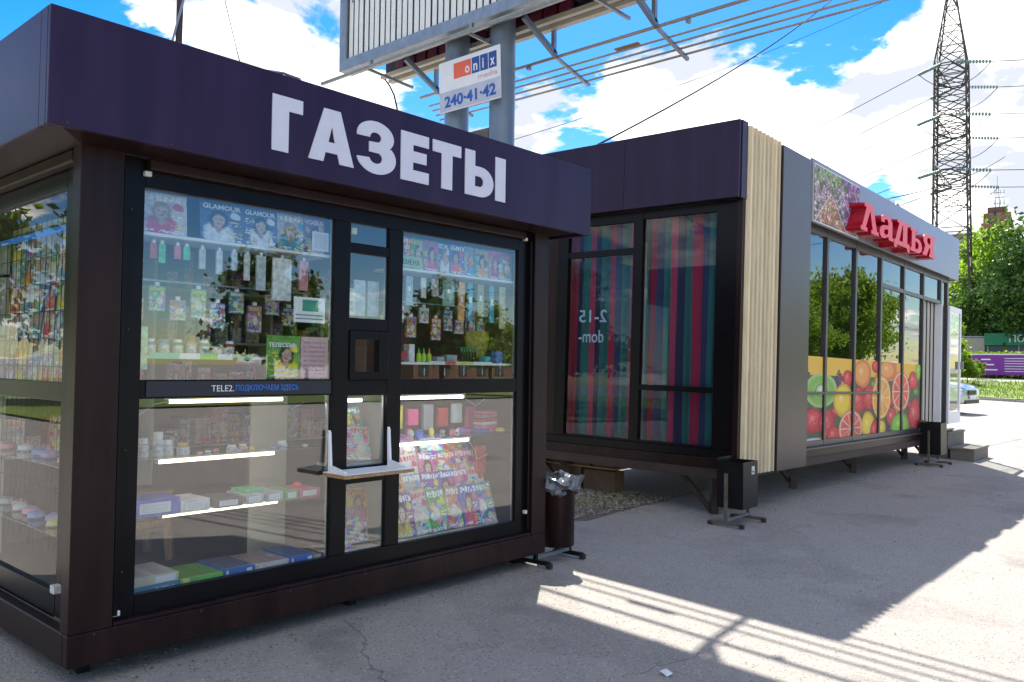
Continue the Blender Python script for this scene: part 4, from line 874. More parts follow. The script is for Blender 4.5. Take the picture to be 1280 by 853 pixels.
for k, x, z, rx, rz in FR:
    if rx == 0: continue
    lay += 1; y = -.0003-.00004*lay
    if k == 'strawberry':
        cp.fan(x, z, rx, rz, y, [(.85, .25, .2), (.70, .03, .04), (.62, .01, .02), (.35, .0, .01)], jit=.06)
        for q in range(22):
            a = fr_r.uniform(0, 2*PI); t = fr_r.uniform(.2, .85); cp.fan(x+rx*t*math.cos(a), z+rz*t*math.sin(a), rx*.04, rz*.05, y-.00002, [(.8, .5, .2), (.6, .2, .05)], seg=5)
    elif k == 'blackberry':
        for q in range(34):
            a = fr_r.uniform(0, 2*PI); t = math.sqrt(fr_r.uniform(0, 1)); cp.fan(x+rx*t*math.cos(a)*.9, z+rz*t*math.sin(a)*.9, rx*.22, rz*.17, y-.000001*q, [(.25, .25, .5), (.03, .02, .10), (.01, .005, .03)], seg=8)
    elif k == 'kiwi':
        cp.fan(x, z, rx, rz, y, [(.75, .78, .6), (.45, .62, .25), (.22, .45, .06), (.20, .42, .05), (.45, .55, .22)], hl=(0, 0))
        for q in range(26):
            a = 2*PI*q/26; cp.fan(x+rx*.36*math.cos(a), z+rz*.36*math.sin(a), rx*.03, rz*.05, y-.00002, [(.02, .02, .01), (.02, .02, .01)], seg=5)
        cp.fan(x, z, rx*.2, rz*.2, y-.00003, [(.8, .8, .65), (.6, .72, .45)], seg=14)
    elif k in ('grapefruit', 'orange'):
        rind, pith, flesh = ((.72, .18, .05), (.80, .58, .38), (.72, .10, .06)) if k == 'grapefruit' else ((.80, .30, .02), (.82, .62, .30), (.82, .33, .03))
        cp.fan(x, z, rx, rz, y, [pith, pith, rind], hl=(0, 0)); cp.fan(x, z, rx*.92, rz*.92, y-.00001, [pith, pith], hl=(0, 0))
        for q in range(10):
            a0, a1 = 2*PI*(q+.06)/10, 2*PI*(q+.94)/10; o = len(cp.v)
            pts = [(x+rx*.08*math.cos((a0+a1)/2), z+rz*.08*math.sin((a0+a1)/2))]+[(x+rx*.84*math.cos(a0+(a1-a0)*t/5), z+rz*.84*math.sin(a0+(a1-a0)*t/5)) for t in range(6)]
            cp.poly(pts, y-.00002, tuple(min(1, c*fr_r.uniform(.85, 1.2)) for c in flesh))
    elif k == 'leaf': cp.fan(x, z, rx, rz, y, [(.3, .5, .1), (.06, .25, .03), (.02, .10, .01)], jit=.25)
    else:
        a, b, c = {'lemon': ((.95, .80, .3), (.85, .58, .02), (.55, .28, .01)), 'peach': ((.90, .55, .25), (.80, .32, .05), (.60, .10, .02)), 'apple': ((.85, .45, .3), (.60, .05, .03), (.3, .01, .01)), 'greenapple': ((.6, .8, .2), (.25, .55, .03), (.08, .25, .01)), 'garlic': ((.8, .78, .75), (.6, .55, .6), (.35, .25, .3))}[k]
        cp.fan(x, z, rx, rz, y, [a, b, b, c], jit=.03)
BAYS = [(1.835, 2.565), (2.635, 3.645), (3.715, 4.755), (4.825, 5.89), (5.96, 7.005)]
for i, (a, b) in enumerate(BAYS):
    segs = [(.287, .858), (.892, 1.335)] if b < 4.8 else [(.287, 1.335)]
    for z0, z1 in segs:
        v, f = cp.clip(a, b, z0, z1)
        v = [(x, y+.0805, z) for x, y, z in v]
        cp.build('fruit_print', m_print, SM, v, f)
# flower banner
fb_ = CP(); fb_.poly([(0, 0), (1.60, 0), (1.60, .70), (0, .70)], 0, (.16, .17, .13)); r2 = random.Random(4)
for i in range(1500):
    x, z = r2.uniform(.03, 1.57), r2.uniform(.03, .67); s_ = r2.uniform(.012, .040)
    tri = z < .36-abs(x-.55)*.75+.05
    if tri: c = r2.choice([(.60, .22, .16), (.72, .40, .30), (.42, .10, .08), (.70, .55, .45), (.35, .30, .10)])
    elif x > 1.05 and r2.random() < .65: c = r2.choice([(.22, .06, .42), (.50, .12, .42), (.14, .05, .30), (.62, .35, .62)])
    elif z > .5 and x < 1.0 and r2.random() < .5: c = r2.choice([(.25, .45, .12), (.16, .30, .08), (.40, .50, .25)])
    else: c = r2.choice([(.55, .33, .42), (.62, .52, .56), (.38, .24, .30), (.16, .18, .14), (.45, .40, .42), (.08, .11, .07)])
    fb_.fan(x, z, s_*1.5, s_, -.0004-.000001*i, [tuple(min(1, k*1.25) for k in c), c, tuple(k*.35 for k in c)], seg=7, a0=r2.uniform(0, 1))
for p0, p1 in (((0, 0), (1.60, .012)), ((0, .688), (1.60, .70))): fb_.poly([(p0[0], p0[1]), (p1[0], p0[1]), (p1[0], p1[1]), (p0[0], p1[1])], -.0025, (.75, .75, .75))
for a, b in (((.05, .02), (.55, .42)), ((.55, .42), (1.12, .02)), ((1.0, .45), (1.55, .02))):
    fb_.poly([(a[0], a[1]), (a[0]+.02, a[1]), (b[0]+.02, b[1]), (b[0], b[1])], -.0026, (.72, .68, .68))
BB = MB().box(0, 1.60, .001, .012, 0, .70).build('banner_board', m_white, SM); BB.location = (1.765, -.063, 2.945)
FBP = fb_.build('flower_print', m_matprint, BB)
# red letters: slab serif outlines in unit height
def sl(loops, x, wdt, z, h, sh=0):
    lp = [[(px*wdt, pz*h) for px, pz in l] for l in loops]
    dpt = .20
    me = shape_mesh(lp, dpt, (1, 1)); me.materials.append(m_red); me.materials.append(m_redface)
    mi = [1 if p.normal.y < -.9 else 0 for p in me.polygons]; me.polygons.foreach_set('material_index', mi)
    o = link('sign_letter', me, SM, loc=(x, -.06-dpt/2, z)); return o
Ll = [[(0, 0), (0, .14), (.07, .14), (.30, .86), (.18, .86), (.18, 1), (.66, 1), (.90, .14), (1, .14), (1, 0), (.58, 0), (.58, .14), (.66, .14), (.50, .78), (.27, .14), (.36, .14), (.36, 0)]]
la = [[(0, .22)]+arc(.22, .22, .22, .22, 180, 270, 6)+[(.40, .03), (.62, .14), (.66, .02), (1, 0), (1, .15), (.90, .17), (.90, .70)]+arc(.52, .68, .38, .32, 0, 90, 6)+[(.30, .98), (.08, .86), (.10, .66), (.32, .66), (.34, .80), (.52, .84), (.60, .72), (.60, .60), (.25, .54), (.04, .40)], [(.30, .24), (.34, .38), (.60, .44), (.60, .26), (.44, .16)]]
ld = [[(0, -.14), (0, .18), (.08, .18), (.30, .88), (.18, .88), (.18, 1), (.92, 1), (.92, .88), (.82, .88), (.82, .18), (.98, .18), (1.0, -.14), (.86, -.14), (.80, 0), (.20, 0), (.13, -.14)], [(.32, .18), (.54, .18), (.54, .84), (.50, .84)]]
lm = [[(0, 0), (0, .14), (.10, .14), (.10, .86), (0, .86), (0, 1), (.55, 1), (.55, .86), (.40, .86), (.40, .62), (.60, .62)]+arc(.62, .31, .36, .31, 90, -90, 10), [(.40, .15), (.40, .47), (.54, .47)]+arc(.55, .31, .14, .16, 90, -90, 6)]
ly = [[(1, 0), (1, .14), (.90, .14), (.90, .86), (1, .86), (1, 1), (.42, 1)]+arc(.42, .70, .38, .30, 90, 230, 8)+[(.10, .14), (0, .14), (0, 0), (.30, 0), (.52, .40), (.60, .40), (.60, .14), (.52, .14), (.52, 0)], [(.60, .56), (.60, .85), (.50, .85)]+arc(.48, .705, .15, .145, 90, 270, 6)]
sl(Ll, 2.86, .72, 2.99, .37); sl(la, 3.62, .62, 3.0, .33); sl(ld, 4.27, .76, 3.0, .36); sl(lm, 5.06, .62, 3.0, .345); sl(ly, 5.72, .70, 3.02, .345)
# open white door leaf at the far end
DL = MB(); wd = .95
DL.box(0, .085, -.02, .02, 0, 2.15).box(wd-.085, wd, -.02, .02, 0, 2.15).box(.0855, wd-.0855, -.019, .019, 0, .22).box(.0855, wd-.0855, -.019, .019, 2.06, 2.15)
DO = DL.build('door', m_white, SM, bevel=.004); DO.location = (8.60, .028, .30); DO.rotation_euler = (0, 0, R(1))
bx('door_pane', m_glass, DO, .085, wd-.085, -.003, .003, .22, 2.06)
bx('door_handle', m_galv, DO, wd-.06, wd-.035, -.075, -.0205, 1.0, 1.15, .004)
for i in range(9): bx('door_strip', m_strip, SM, 7.10+.118*i, 7.19+.118*i, .13+.012*(i % 2), .134+.012*(i % 2), .20, 2.44)
bx('door_jamb', m_white, SM, 8.08, 8.109, .02, .145, .2, 2.439)
# curtain of coloured vertical stripes behind the end window
def curtain_mat():
    m, nt, p = new_mat('striped curtain cloth'); M = math_helper(nt)
    tc = nt.nodes.new('ShaderNodeTexCoord'); s = nt.nodes.new('ShaderNodeSeparateXYZ'); nt.links.new(tc.outputs['Object'], s.inputs[0])
    r = nt.nodes.new('ShaderNodeValToRGB'); r.color_ramp.interpolation = 'CONSTANT'
    nt.links.new(M('FRACT', M('MULTIPLY', s.outputs[1], 1/.56)), r.inputs[0])
    e = r.color_ramp.elements; cl = [(0, (.38, .004, .06)), (.17, (.005, .13, .125)), (.36, (.008, .012, .07)), (.53, (.42, .03, .10)), (.66, (.005, .16, .15)), (.84, (.02, .03, .12))]
    e[0].position = 0; e[0].color = (*cl[0][1], 1); e[1].position = cl[1][0]; e[1].color = (*cl[1][1], 1)
    for a, b in cl[2:]: q = e.new(a); q.color = (*b, 1)
    wv = noise(nt, 180, 2); nt.links.new(mixc(nt, M('MULTIPLY', wv, .25), r.outputs[0], (.12, .12, .15)), p.inputs['Base Color']); p.inputs['Roughness'].default_value = .85
    t = nt.nodes.new('ShaderNodeBsdfTranslucent'); nt.links.new(r.outputs[0], t.inputs[0]); mx = nt.nodes.new('ShaderNodeMixShader'); mx.inputs[0].default_value = .3
    nt.links.new(p.outputs[0], mx.inputs[1]); nt.links.new(t.outputs[0], mx.inputs[2]); nt.links.new(mx.outputs[0], nt.nodes['Material Output'].inputs[0]); return m
m_curt = curtain_mat()
def curtain(y0, y1, label):
    n = 160; v = []; f = []
    for i in range(n+1):
        y = y0+(y1-y0)*i/n; x = .20+.018*math.sin(y*26)+.006*math.sin(y*71+1)
        for k, z in enumerate((.21, 1.2, 2.2, 2.93)): v.append((x+.01*math.sin(y*19+z*2), y, z)); v.append((x+.003+.01*math.sin(y*19+z*2), y, z))
    for i in range(n):
        for k in range(3):
            a = i*8+k*2; f += [(a, a+2, a+10, a+8), (a+1, a+9, a+11, a+3)]
    me = bpy.data.meshes.new('striped_curtain'); me.from_pydata(v, [], f); me.materials.append(m_curt); shade(me, 80)
    o = link('striped_curtain', me); o.matrix_world = Matrix.Translation((6.4278, -.12, .4076)) @ Euler((R(.7404), R(.7444), R(1.2304))).to_matrix().to_4x4()
    tag(o, label, 'curtain'); return o
curtain(.24, 1.27, 'striped pink, teal and navy curtain behind the end window beside the slats')
curtain(1.30, 2.40, 'striped pink, teal and navy curtain behind the end window nearer the kiosk')
# mirrored lettering painted on the pane, standing in for a reflection
mirr = Matrix.Rotation(R(-90), 4, 'Z') @ FRONT @ Matrix.Scale(-1, 4, (1, 0, 0))
m_reflected_text = mat('painted lettering reflection', (.22, .33, .42), .5)
for t, z, w_, y in (('2-15', 1.66, .40, 1.70), ('dom-', 1.42, .36, 1.74)):
    me = text_mesh(t, width=w_, height=.15, M=mirr, bold=.01); me.flip_normals(); me.materials.append(m_reflected_text); link('lettering', me, EF, loc=(.0605, y, z-.02))
# legs under the shop
def shop_leg(x, y, brace):
    o = MB(); o.bar((x, y, -.41+gz(y-.12)-.01*0-.013*x*0), (x, y, -.001), .07)
    return o
SW = Matrix.Translation((6.4278, -.12, .4076)) @ Euler((R(.7404), R(.7444), R(1.2304))).to_matrix().to_4x4(); SWi = SW.inverted()
for x, y in ((.10, .30), (2.5, .42), (4.78, .42), (7.4, .42), (.10, 2.3), (4.78, 2.3), (8.5, .42)):
    g0 = SW @ Vector((x, y, 0)); foot = SWi @ Vector((g0.x, g0.y, gz(g0.y)))
    MB().bar(foot, (x, y, -.003), .075).build('leg', m_rust, SM)
    MB().bar((x-.0, y+.04, foot.z*.75), (x-.32, y+.10, -.025), .035).build('leg_brace', m_rust, SM) if x > 1 else MB().bar((x, y+.03, foot.z*.9), (x, y+.38, -.022), .05).build('leg_brace', m_rust, SM)
# steps in front of the shop door
stp = thing('wooden_steps', 'two grey weathered wooden box steps under the open white door', 'steps', (14.62, -.46, gz(-.3)), (0, 0, R(1.2)))
for k, (x0, x1, y0, y1, z1) in enumerate(((0, 1.15, 0, .42, .22), (.05, 1.28, .425, .95, .47))):
    bx('step', m_conc, stp, x0+.02, x1-.02, y0+.02, y1-.02, 0, z1-.032)
    for q in range(3):
        yy = y0+(y1-y0)*q/3; bx('plank', m_conc, stp, x0, x1, yy+.003, y0+(y1-y0)*(q+1)/3-.003, z1-.03, z1, .003)
# blocks under the near end of the shop
for i, (x, y, z, a, b, c) in enumerate(((6.58, 1.50, .0, .2, .46, .26), (6.58, 2.0, .0, .2, .46, .26), (6.58, 2.5, .0, .2, .46, .26))):
    o = MB().box(0, a, 0, b, 0, c).build('support_block', m_block, bevel=.008); o.location = (x, y, gz(y)); tag(o, 'sand coloured support block on the ground under the shop, '+ORD[i]+' from the front', 'block', 'lower support blocks')
o = MB().box(0, .26, 0, 1.5, 0, .022).build('support_plank', mat('light board', (.30, .20, .11), .7, var=.3)); o.location = (6.55, 1.48, gz(2.0)+.265); tag(o, 'flat board lying on the support blocks under the shop', 'board')
for i, y in enumerate((1.52, 1.86, 2.2, 2.55)):
    o = MB().box(0, .2, 0, .30, 0, .075).build('brick', m_block, bevel=.006); o.location = (6.58, y, gz(2.0)+.289); tag(o, 'flat brick on the board under the shop end, '+ORD[i]+' from the front', 'brick', 'bricks on the support board')

# ================================================================== litter bins
def bin_stand(o, m, wx, wy, hpost, mfoot):
    for i, x in enumerate((-wx/2, wx/2)):
        MB().bar((x, -wy/2, .035), (x, wy/2, .035), .03).build('foot', m, o)
        for y in (-wy/2, wy/2): MB().bar((x, y-.02 if y < 0 else y-.025, .022), (x, y+.025 if y < 0 else y+.02, .022), .036, .036).build('foot_cap', m_rubber, o)
        MB().bar((x, 0, .0505), (x, 0, hpost), .028).build('post', m, o)
    MB().bar((-wx/2+.016, 0, .066), (wx/2-.016, 0, .066), .026).build('crossbar', mfoot, o)
b1 = thing('litter_bin', 'round brown litter bin stuffed with a grey plastic bag beside the kiosk', 'bin', (3.64, .045, gz(.04)), (0, 0, R(2)))
bin_stand(b1, m_black, .44, .27, .40, m_galv)
rb = MB(); rb.lathe([(.138, .125), (.142, .13), (.142, .56), (.146, .565), (.146, .578), (.134, .578), (.134, .15)], n=36); rb.build('barrel', m_brown, b1, smooth=True, loc=(.045, 0, 0))
bg_ = MB(); rg = np.random.default_rng(5); n_, k_ = 34, 12; vv = []
for i in range(k_):
    for j in range(n_):
        t = i/(k_-1); a = 2*PI*j/n_
        rr = [.143, .152, .172, .185, .188, .180, .165, .145, .118, .085, .05, .01][i]*(1+.10*math.sin(5*a+i*1.3)+rg.uniform(-.09, .09))
        z = [.545, .56, .575, .60, .635, .665, .672, .66, .64, .625, .62, .62][i]+.022*math.sin(3*a+i)+rg.uniform(-.014, .014)
        vv.append((rr*math.cos(a)+.01, rr*math.sin(a), z))
bg_.add(vv, [(i*n_+j, i*n_+(j+1) % n_, (i+1)*n_+(j+1) % n_, (i+1)*n_+j) for i in range(k_-1) for j in range(n_)])
BAG = bg_.build('bag', m_bag, None, loc=(3.685, .045, gz(.04)-.002)); tag(BAG, 'crumpled silver grey plastic bag lining the round brown bin', 'bag')
def square_bin(loc, label, s=1.0, rz=0, stickered=True):
    b = thing('litter_bin', label, 'bin', loc, (0, 0, R(rz)))
    bin_stand(b, m_bootsteel if s > .9 else m_black, .50*s, .34*s, .52*s, m_galv)
    q = MB(); w1, d1, z0, z1 = .165*s, .14*s, .17*s, .63*s
    q.box(-w1, w1, -d1, -d1+.004, z0, z1).box(-w1, w1, d1-.004, d1, z0, z1+.03*s).box(-w1, -w1+.004, -d1+.0045, d1-.0045, z0, z1).box(w1-.004, w1, -d1+.0045, d1-.0045, z0, z1).box(-w1+.0045, w1-.0045, -d1+.0045, d1-.0045, z0, z0+.004)
    q.build('bin_body', m_black, b)
    if stickered: bx('sticker', m_sticker, b, w1*.15, w1*.55, -d1-.0015, -d1-.0003, z1-.13*s, z1-.05*s); bx('sticker_print', m_black, b, w1*.25, w1*.45, -d1-.0022, -d1-.0016, z1-.115*s, z1-.095*s)
    return b
square_bin((6.25, -.22, gz(-.22)), 'square black litter bin with small white sticker by the timber slats', 1.0, 1)
square_bin((13.4, -.12, gz(-.1)), 'square black litter bin beside the wooden steps', 1.12, 1, False)
# crumpled paper on the ground
pp = MB(); pp.add([(0, 0, .004), (.045, -.01, .012), (.05, .04, .006), (.01, .05, .02), (.025, .02, .035)], [(0, 1, 4), (1, 2, 4), (2, 3, 4), (3, 0, 4), (0, 3, 2, 1)])
o = pp.build('paper_scrap', m_paper); o.location = (2.27, -1.83, gz(-1.83)); tag(o, 'small crumpled white paper scrap lying on the shaded asphalt', 'litter')

# ================================================================== BILLBOARD
BBD = thing('billboard', 'large double sided prism billboard on two grey round poles behind the kiosk', 'billboard', (6.2, 3.4, gz(3.4)))
gy = gz(3.4)
def w2(x, y, z): return (x-6.2, y-3.4, z-gy)
def bbx(name, m, x0, x1, y0, y1, z0, z1, parent=BBD, bevel=0): 
    return MB().box(x0-6.2, x1-6.2, y0-3.4, y1-3.4, z0-gy, z1-gy).build(name, m, parent, bevel=bevel)
for y in (3.05, 3.88): MB().tube([w2(6.22, y, gy), w2(6.22, y, 9.1)], .165, 28).build('pole', m_pole, BBD, smooth=True)
Y0, Y1, Z0, Z1 = -.35, 5.93, 5.83, 8.95
# left panel: frame and turning prisms
bbx('frame_rail', m_galv, 5.78, 6.02, Y0, Y1, Z0, Z0+.16, bevel=.006); bbx('frame_rail', m_galv, 5.78, 6.02, Y0, Y1, Z1-.15, Z1)
bbx('frame_stile', m_galv, 5.781, 6.019, Y1-.15, Y1-.001, Z0+.161, Z1-.151); bbx('frame_stile', m_galv, 5.781, 6.019, Y0+.001, Y0+.15, Z0+.161, Z1-.151)
bbx('backing', m_boarddark, 5.93, 5.95, Y0+.151, Y1-.151, Z0+.161, Z1-.151)
npz = 50; st_ = (Y1-Y0-.32)/npz
pm = MB().add([(-.012, -st_*.37, 0), (-.012, st_*.37, 0), (.05, 0, 0), (-.012, -st_*.37, Z1-Z0-.33), (-.012, st_*.37, Z1-Z0-.33), (.05, 0, Z1-Z0-.33)], [(0, 1, 4, 3), (1, 2, 5, 4), (2, 0, 3, 5), (0, 2, 1), (3, 4, 5)]).mesh('prism_slat', m_prism)
for i in range(npz):
    o = link('prism_slat', pm, BBD, loc=w2(5.835+.004*math.sin(i*2.1), Y0+.16+st_*(i+.5), Z0+.165), rot=(0, 0, R(rng.uniform(-3, 3))))
dm = MB().lathe([(.014, 0), (.014, .004)], n=8).mesh('rivet', m_black)
for i in range(8): link('bolt', dm, BBD, loc=w2(5.818, Y1-.25-st_*i, Z0+1.0), rot=(0, R(-90), 0))
# right panel seen from behind and below
bbx('frame_rail', m_offwhite, 6.55, 6.64, Y0+.3, Y1-.2, Z0-.0, Z0+.05); bbx('frame_rail', m_offwhite, 6.40, 6.47, Y0+.3, Y1-.2, Z0+.02, Z0+.08)
bbx('backing', m_boarddark, 6.50, 6.62, Y0+.3, Y1-.2, Z0+.082, Z1); bbx('frame_rail', m_boarddark, 6.30, 6.36, Y0+.3, Y1-.2, Z0+.35, Z0+.45)
for i in range(14): bbx('poster_back', m_boardred, 6.41, 6.47, 2.1+.24*i, 2.1+.24*i+.19, Z0+.10, Z0+.34)
for i, (m, y) in enumerate(((m_boardgreen, .6), (m_redface, .95), (m_boardred, 1.25), (m_boarddark, 1.6))): bbx('poster_back', m, 6.38, 6.45, y, y+.22, Z0+.12, Z0+.5)
for y in (5.0, 3.47, 2.0, .6):
    bbx('cross_beam', m_boarddark, 6.02, 6.50, y-.04, y+.04, Z0+.18, Z0+.26)
# service rail in front of the left panel
MB().tube([w2(5.70, Y1+.3, Z0-.13), w2(5.70, Y0, Z0-.13)], .028, 8).build('service_rail', m_galv, BBD, smooth=True)
for y in (5.2, 3.2, 1.4): 
    MB().bar(w2(5.73, y, Z0-.13), w2(6.5, y-.1, Z0-.22), .035).build('bracket', m_galv, BBD); MB().bar(w2(5.8, y, Z0-.1), w2(5.8, y, Z0+.0), .04).build('bracket', m_galv, BBD)
# arms with lamp pipes
for y in (4.75, 2.55, 1.05):
    MB().bar(w2(6.05, y, Z0+.0), w2(6.68, y, Z0-.30), .05, .07).build('arm', m_pole, BBD)
    MB().bar(w2(6.68, y, Z0-.32), w2(7.40, y, Z0-.50), .04).build('arm', m_galv, BBD)
    MB().bar(w2(6.64, y, Z0-.28), w2(6.64, y, Z0+.05), .05).build('hanger', m_galv, BBD)
pipes = [(6.70, 5.52), (6.93, 5.46), (7.06, 5.43), (7.19, 5.40), (7.32, 5.37)]
for i, (x, z) in enumerate(pipes):
    MB().tube([w2(x, 5.15+.06*i, z), w2(x, 2.5, z-.006), w2(x, -1.9, z)], .015 if i else .022, 8).build('light_pipe', m_rustpipe, BBD, smooth=True)
for y in (.62, 3.0): 
    bbx('pipe_clamp', m_galv, 6.67, 6.73, y, y+.04, 5.45, 5.50)
bbx('connector', m_ply, 6.90, 6.96, 1.45, 1.80, 5.485, 5.50)
bbx('tie_plate', m_bootsteel, 6.15, 6.28, 3.22, 3.71, 4.45, 4.60)
MB().tube([w2(6.4, 5.62, 5.82), w2(6.41, 5.52, 5.70), w2(6.42, 5.43, 5.55), w2(6.43, 5.37, 5.35), w2(6.44, 5.34, 5.1), w2(6.45, 5.32, 4.8), w2(6.45, 5.3, 4.0)], .012, 6).build('cable', m_wire, BBD, smooth=True)
# phone sign hung on the poles
sg = thing('phone_sign', 'white onix media sign with phone number hung on the billboard poles', 'sign', (5.95, 3.92, 4.86), (R(3), 0, R(-90)))
sw, shh = 1.10, .66
bx('sign_board', m_white, sg, 0, sw, 0, .012, 0, shh, .002)
bx('grey_band', mat('pale grey print', (.50, .51, .60), .5), sg, .002, sw-.002, -.0015, -.0005, .012, .265)
bx('logo_patch', m_orange, sg, .28, .595, -.003, -.0008, .40, .60)
for i in range(3): bx('logo_patch', m_navy, sg, .61+.148*i, .745+.148*i, -.003, -.0008, .40+.0*i, .60)
for t, x, w_ in (('o', .49, .08), ('n', .64, .07), ('i', .80, .022), ('x', .935, .075)): lettering('lettering', t, m_white, sg, (x, -.0045, .43), width=w_, height=.09 if t != 'i' else .125, bold=.02)
lettering('lettering', 'media', mat('pale red print', (.65, .35, .35), .5), sg, (.72, -.0035, .31), width=.33, height=.06)
lettering('lettering', '240·41·42', mat('phone number blue', (.02, .10, .42), .5), sg, (.10, -.0045, .055), width=.92, height=.15, bold=.03)

# ================================================================== LATTICE PYLON
PX, PY, PZ = 78.0, 15.75, gz(16)
PY_ = thing('transmission_pylon', 'tall rusty lattice steel pylon rising behind the shop roof', 'pylon', (PX, PY, PZ), (0, 0, R(8))); PY_.scale = (.78, .78, .91)
def leg_r(z):
    return float(np.interp(z, [0, 12, 31, 39.5], [2.6, 1.75, 1.55, .12]))
for a in (-1, 1):
    for b in (-1, 1):
        MB().tube([(a*leg_r(z), b*leg_r(z), z) for z in (0, 12, 31, 39.5)], [.17, .15, .12, .07], 4).build('tower_leg', m_pylon, PY_)
lv = [0, 3.5, 7, 10, 12.6, 15, 17, 18.6, 19.6, 20.6, 22, 23.5, 24.6, 25.6, 27, 28.4, 29.6, 30.6, 32.5, 34.5, 36.5, 38.2]
for i in range(len(lv)-1):
    z0, z1 = lv[i], lv[i+1]; r0, r1 = leg_r(z0), leg_r(z1)
    for k in range(4):
        M4 = Matrix.Rotation(k*PI/2, 4, 'Z')
        o1 = MB().bar(M4@Vector((-r0, -r0, z0)), M4@Vector((r1, -r1, z1)), .085).build('brace', m_pylon, PY_)
        if i % 2 == 0 or 7 < i < 18: MB().bar(M4@Vector((r0, -r0-.05, z0)), M4@Vector((-r1, -r1-.05, z1)), .075).build('brace', m_pylon, PY_)
        MB().bar(M4@Vector((-r1, -r1, z1)), M4@Vector((r1, -r1, z1)), .08).build('girt', m_pylon, PY_)
ends = {}
for lvl, z in enumerate((19.8, 24.8, 29.8)):
    al = 5.2 if lvl != 1 else 6.2
    for sgn in (-1, 1):
        r = leg_r(z)
        tip = Vector((sgn*(r+al*.62), 0, z+.1)); m_ = MB()
        am = MB()
        for q in (-1, 1):
            am.bar((sgn*r, q*r, z), tip+Vector((0, q*.5, 0)), .11); am.bar((sgn*r, q*r, z+1.5), tip+Vector((0, q*.5, 0)), .08); am.bar((sgn*(r+al*.3), q*r*.66, z), (sgn*(r+al*.3), q*r*.66, z+.75), .06)
            am.bar((sgn*r, q*r, z+1.5), (sgn*(r+al*.3), q*r*.66, z), .06)
        am.bar(tip+Vector((0, -.55, 0)), tip+Vector((0, .55, 0)), .1)
        am.build('cross_arm', m_pylon, PY_)
        ends[(lvl, sgn)] = tip
PM = Matrix.Translation((PX, PY, PZ)) @ Matrix.Rotation(R(8), 4, 'Z') @ Matrix.Diagonal((.78, .78, .91, 1))
camp = Vector((-1.55, -4.14, 1.55))
rgt = Vector((.242, -.970, 0)); fwd = Vector((.970, .242, 0))
wi = 0
for (lvl, sgn), tip in ends.items():
    wt = PM @ tip
    tl = Vector((250*.7806-1.5, 250*.6251-4, 0)); 
    # left span runs to the next pylon, right span away over the trees
    lend = Vector((168+sgn*4, 140, 1.5+[28, 34, 40][lvl]+ (2 if sgn < 0 else 0))); rend = Vector((PX+95+sgn*4, PY-190, wt.z+4))
    for side, e in (('l', lend), ('r', rend)):
        d = (e-wt).normalized(); a = wt+d*.7; b = wt+d*3.4; b.z -= .25
        s_ = MB(); n_ = 11
        s_.tube([a, b], .03, 5)
        for q in range(n_): 
            c = a.lerp(b, (q+.5)/n_); s_.tube([c-d*.05, c+d*.05], .15, 7)
        io = s_.build('insulator_string', m_insul); io.parent = PY_; io.matrix_parent_inverse = PM.inverted()
        wo = wire('power_line', b, e, 5.5 if side == 'l' else 3, .030, m_wire); 
        pos = ['lowest', 'middle', 'upper'][lvl]+' '+('far' if sgn > 0 else 'near')
        tag(wo, 'thin power line from the '+pos+' cross arm of the pylon towards the '+('left' if side == 'l' else 'right'), 'power line', 'power lines on the pylon')
        ends[(lvl, sgn)] = tip
    pl = wt+(lend-wt).normalized()*3.4; pr = wt+(rend-wt).normalized()*3.4
    jp = []
    for q in range(11): 
        t = q/10; p = pl.lerp(pr, t); p.z -= 1.6*4*t*(1-t)+.25; jp.append(p)
    jo = MB().tube(jp, .03, 5).build('jumper_cable', m_wire); jo.parent = PY_; jo.matrix_parent_inverse = PM.inverted()

# overhead cables near the camera
def dirw(d, t): return Vector((-1.5526, -4.1407, 1.5473))+Vector(d)*t
c1 = wire('overhead_cable', (6.75, 1.94, 4.28), (24.0, 5.35, 13.2), .22, .014, m_wire); tag(c1, 'thick black cable rising from the shop roof to the upper right', 'cable')
c1 = wire('overhead_cable', (40, 36, 16.6), (96, 27, 43.5), .8, .022, m_wire); tag(c1, 'thin far cable crossing the blue sky above the shop', 'cable')
c1 = wire('overhead_cable', (10.9, 2.2, 4.0), (46, 5.3, 12.4), .5, .015, m_wire)
tag(c1, 'grey cable from the roof hook past the pylon to the right', 'cable')
c1 = wire('overhead_cable', (2.0, 1.9, 3.6), (6.3, 10.9, 10.0), .1, .006, m_wire); tag(c1, 'hair thin wire in front of the cloud above the kiosk roof', 'cable')
hk = thing('roof_hook', 'small white box with curled hook on the shop roof edge', 'hook', (12.0, .15, 3.92))
bx('box', m_white, hk, -.10, .16, -.05, .05, -.02, .30); MB().tube([(.16, 0, .22)]+[(.42+.13*math.cos(a), 0, .17+.13*math.sin(a)) for a in np.linspace(2.8, -3.0, 12)], .012, 6).build('hook', m_galv, hk, smooth=True)

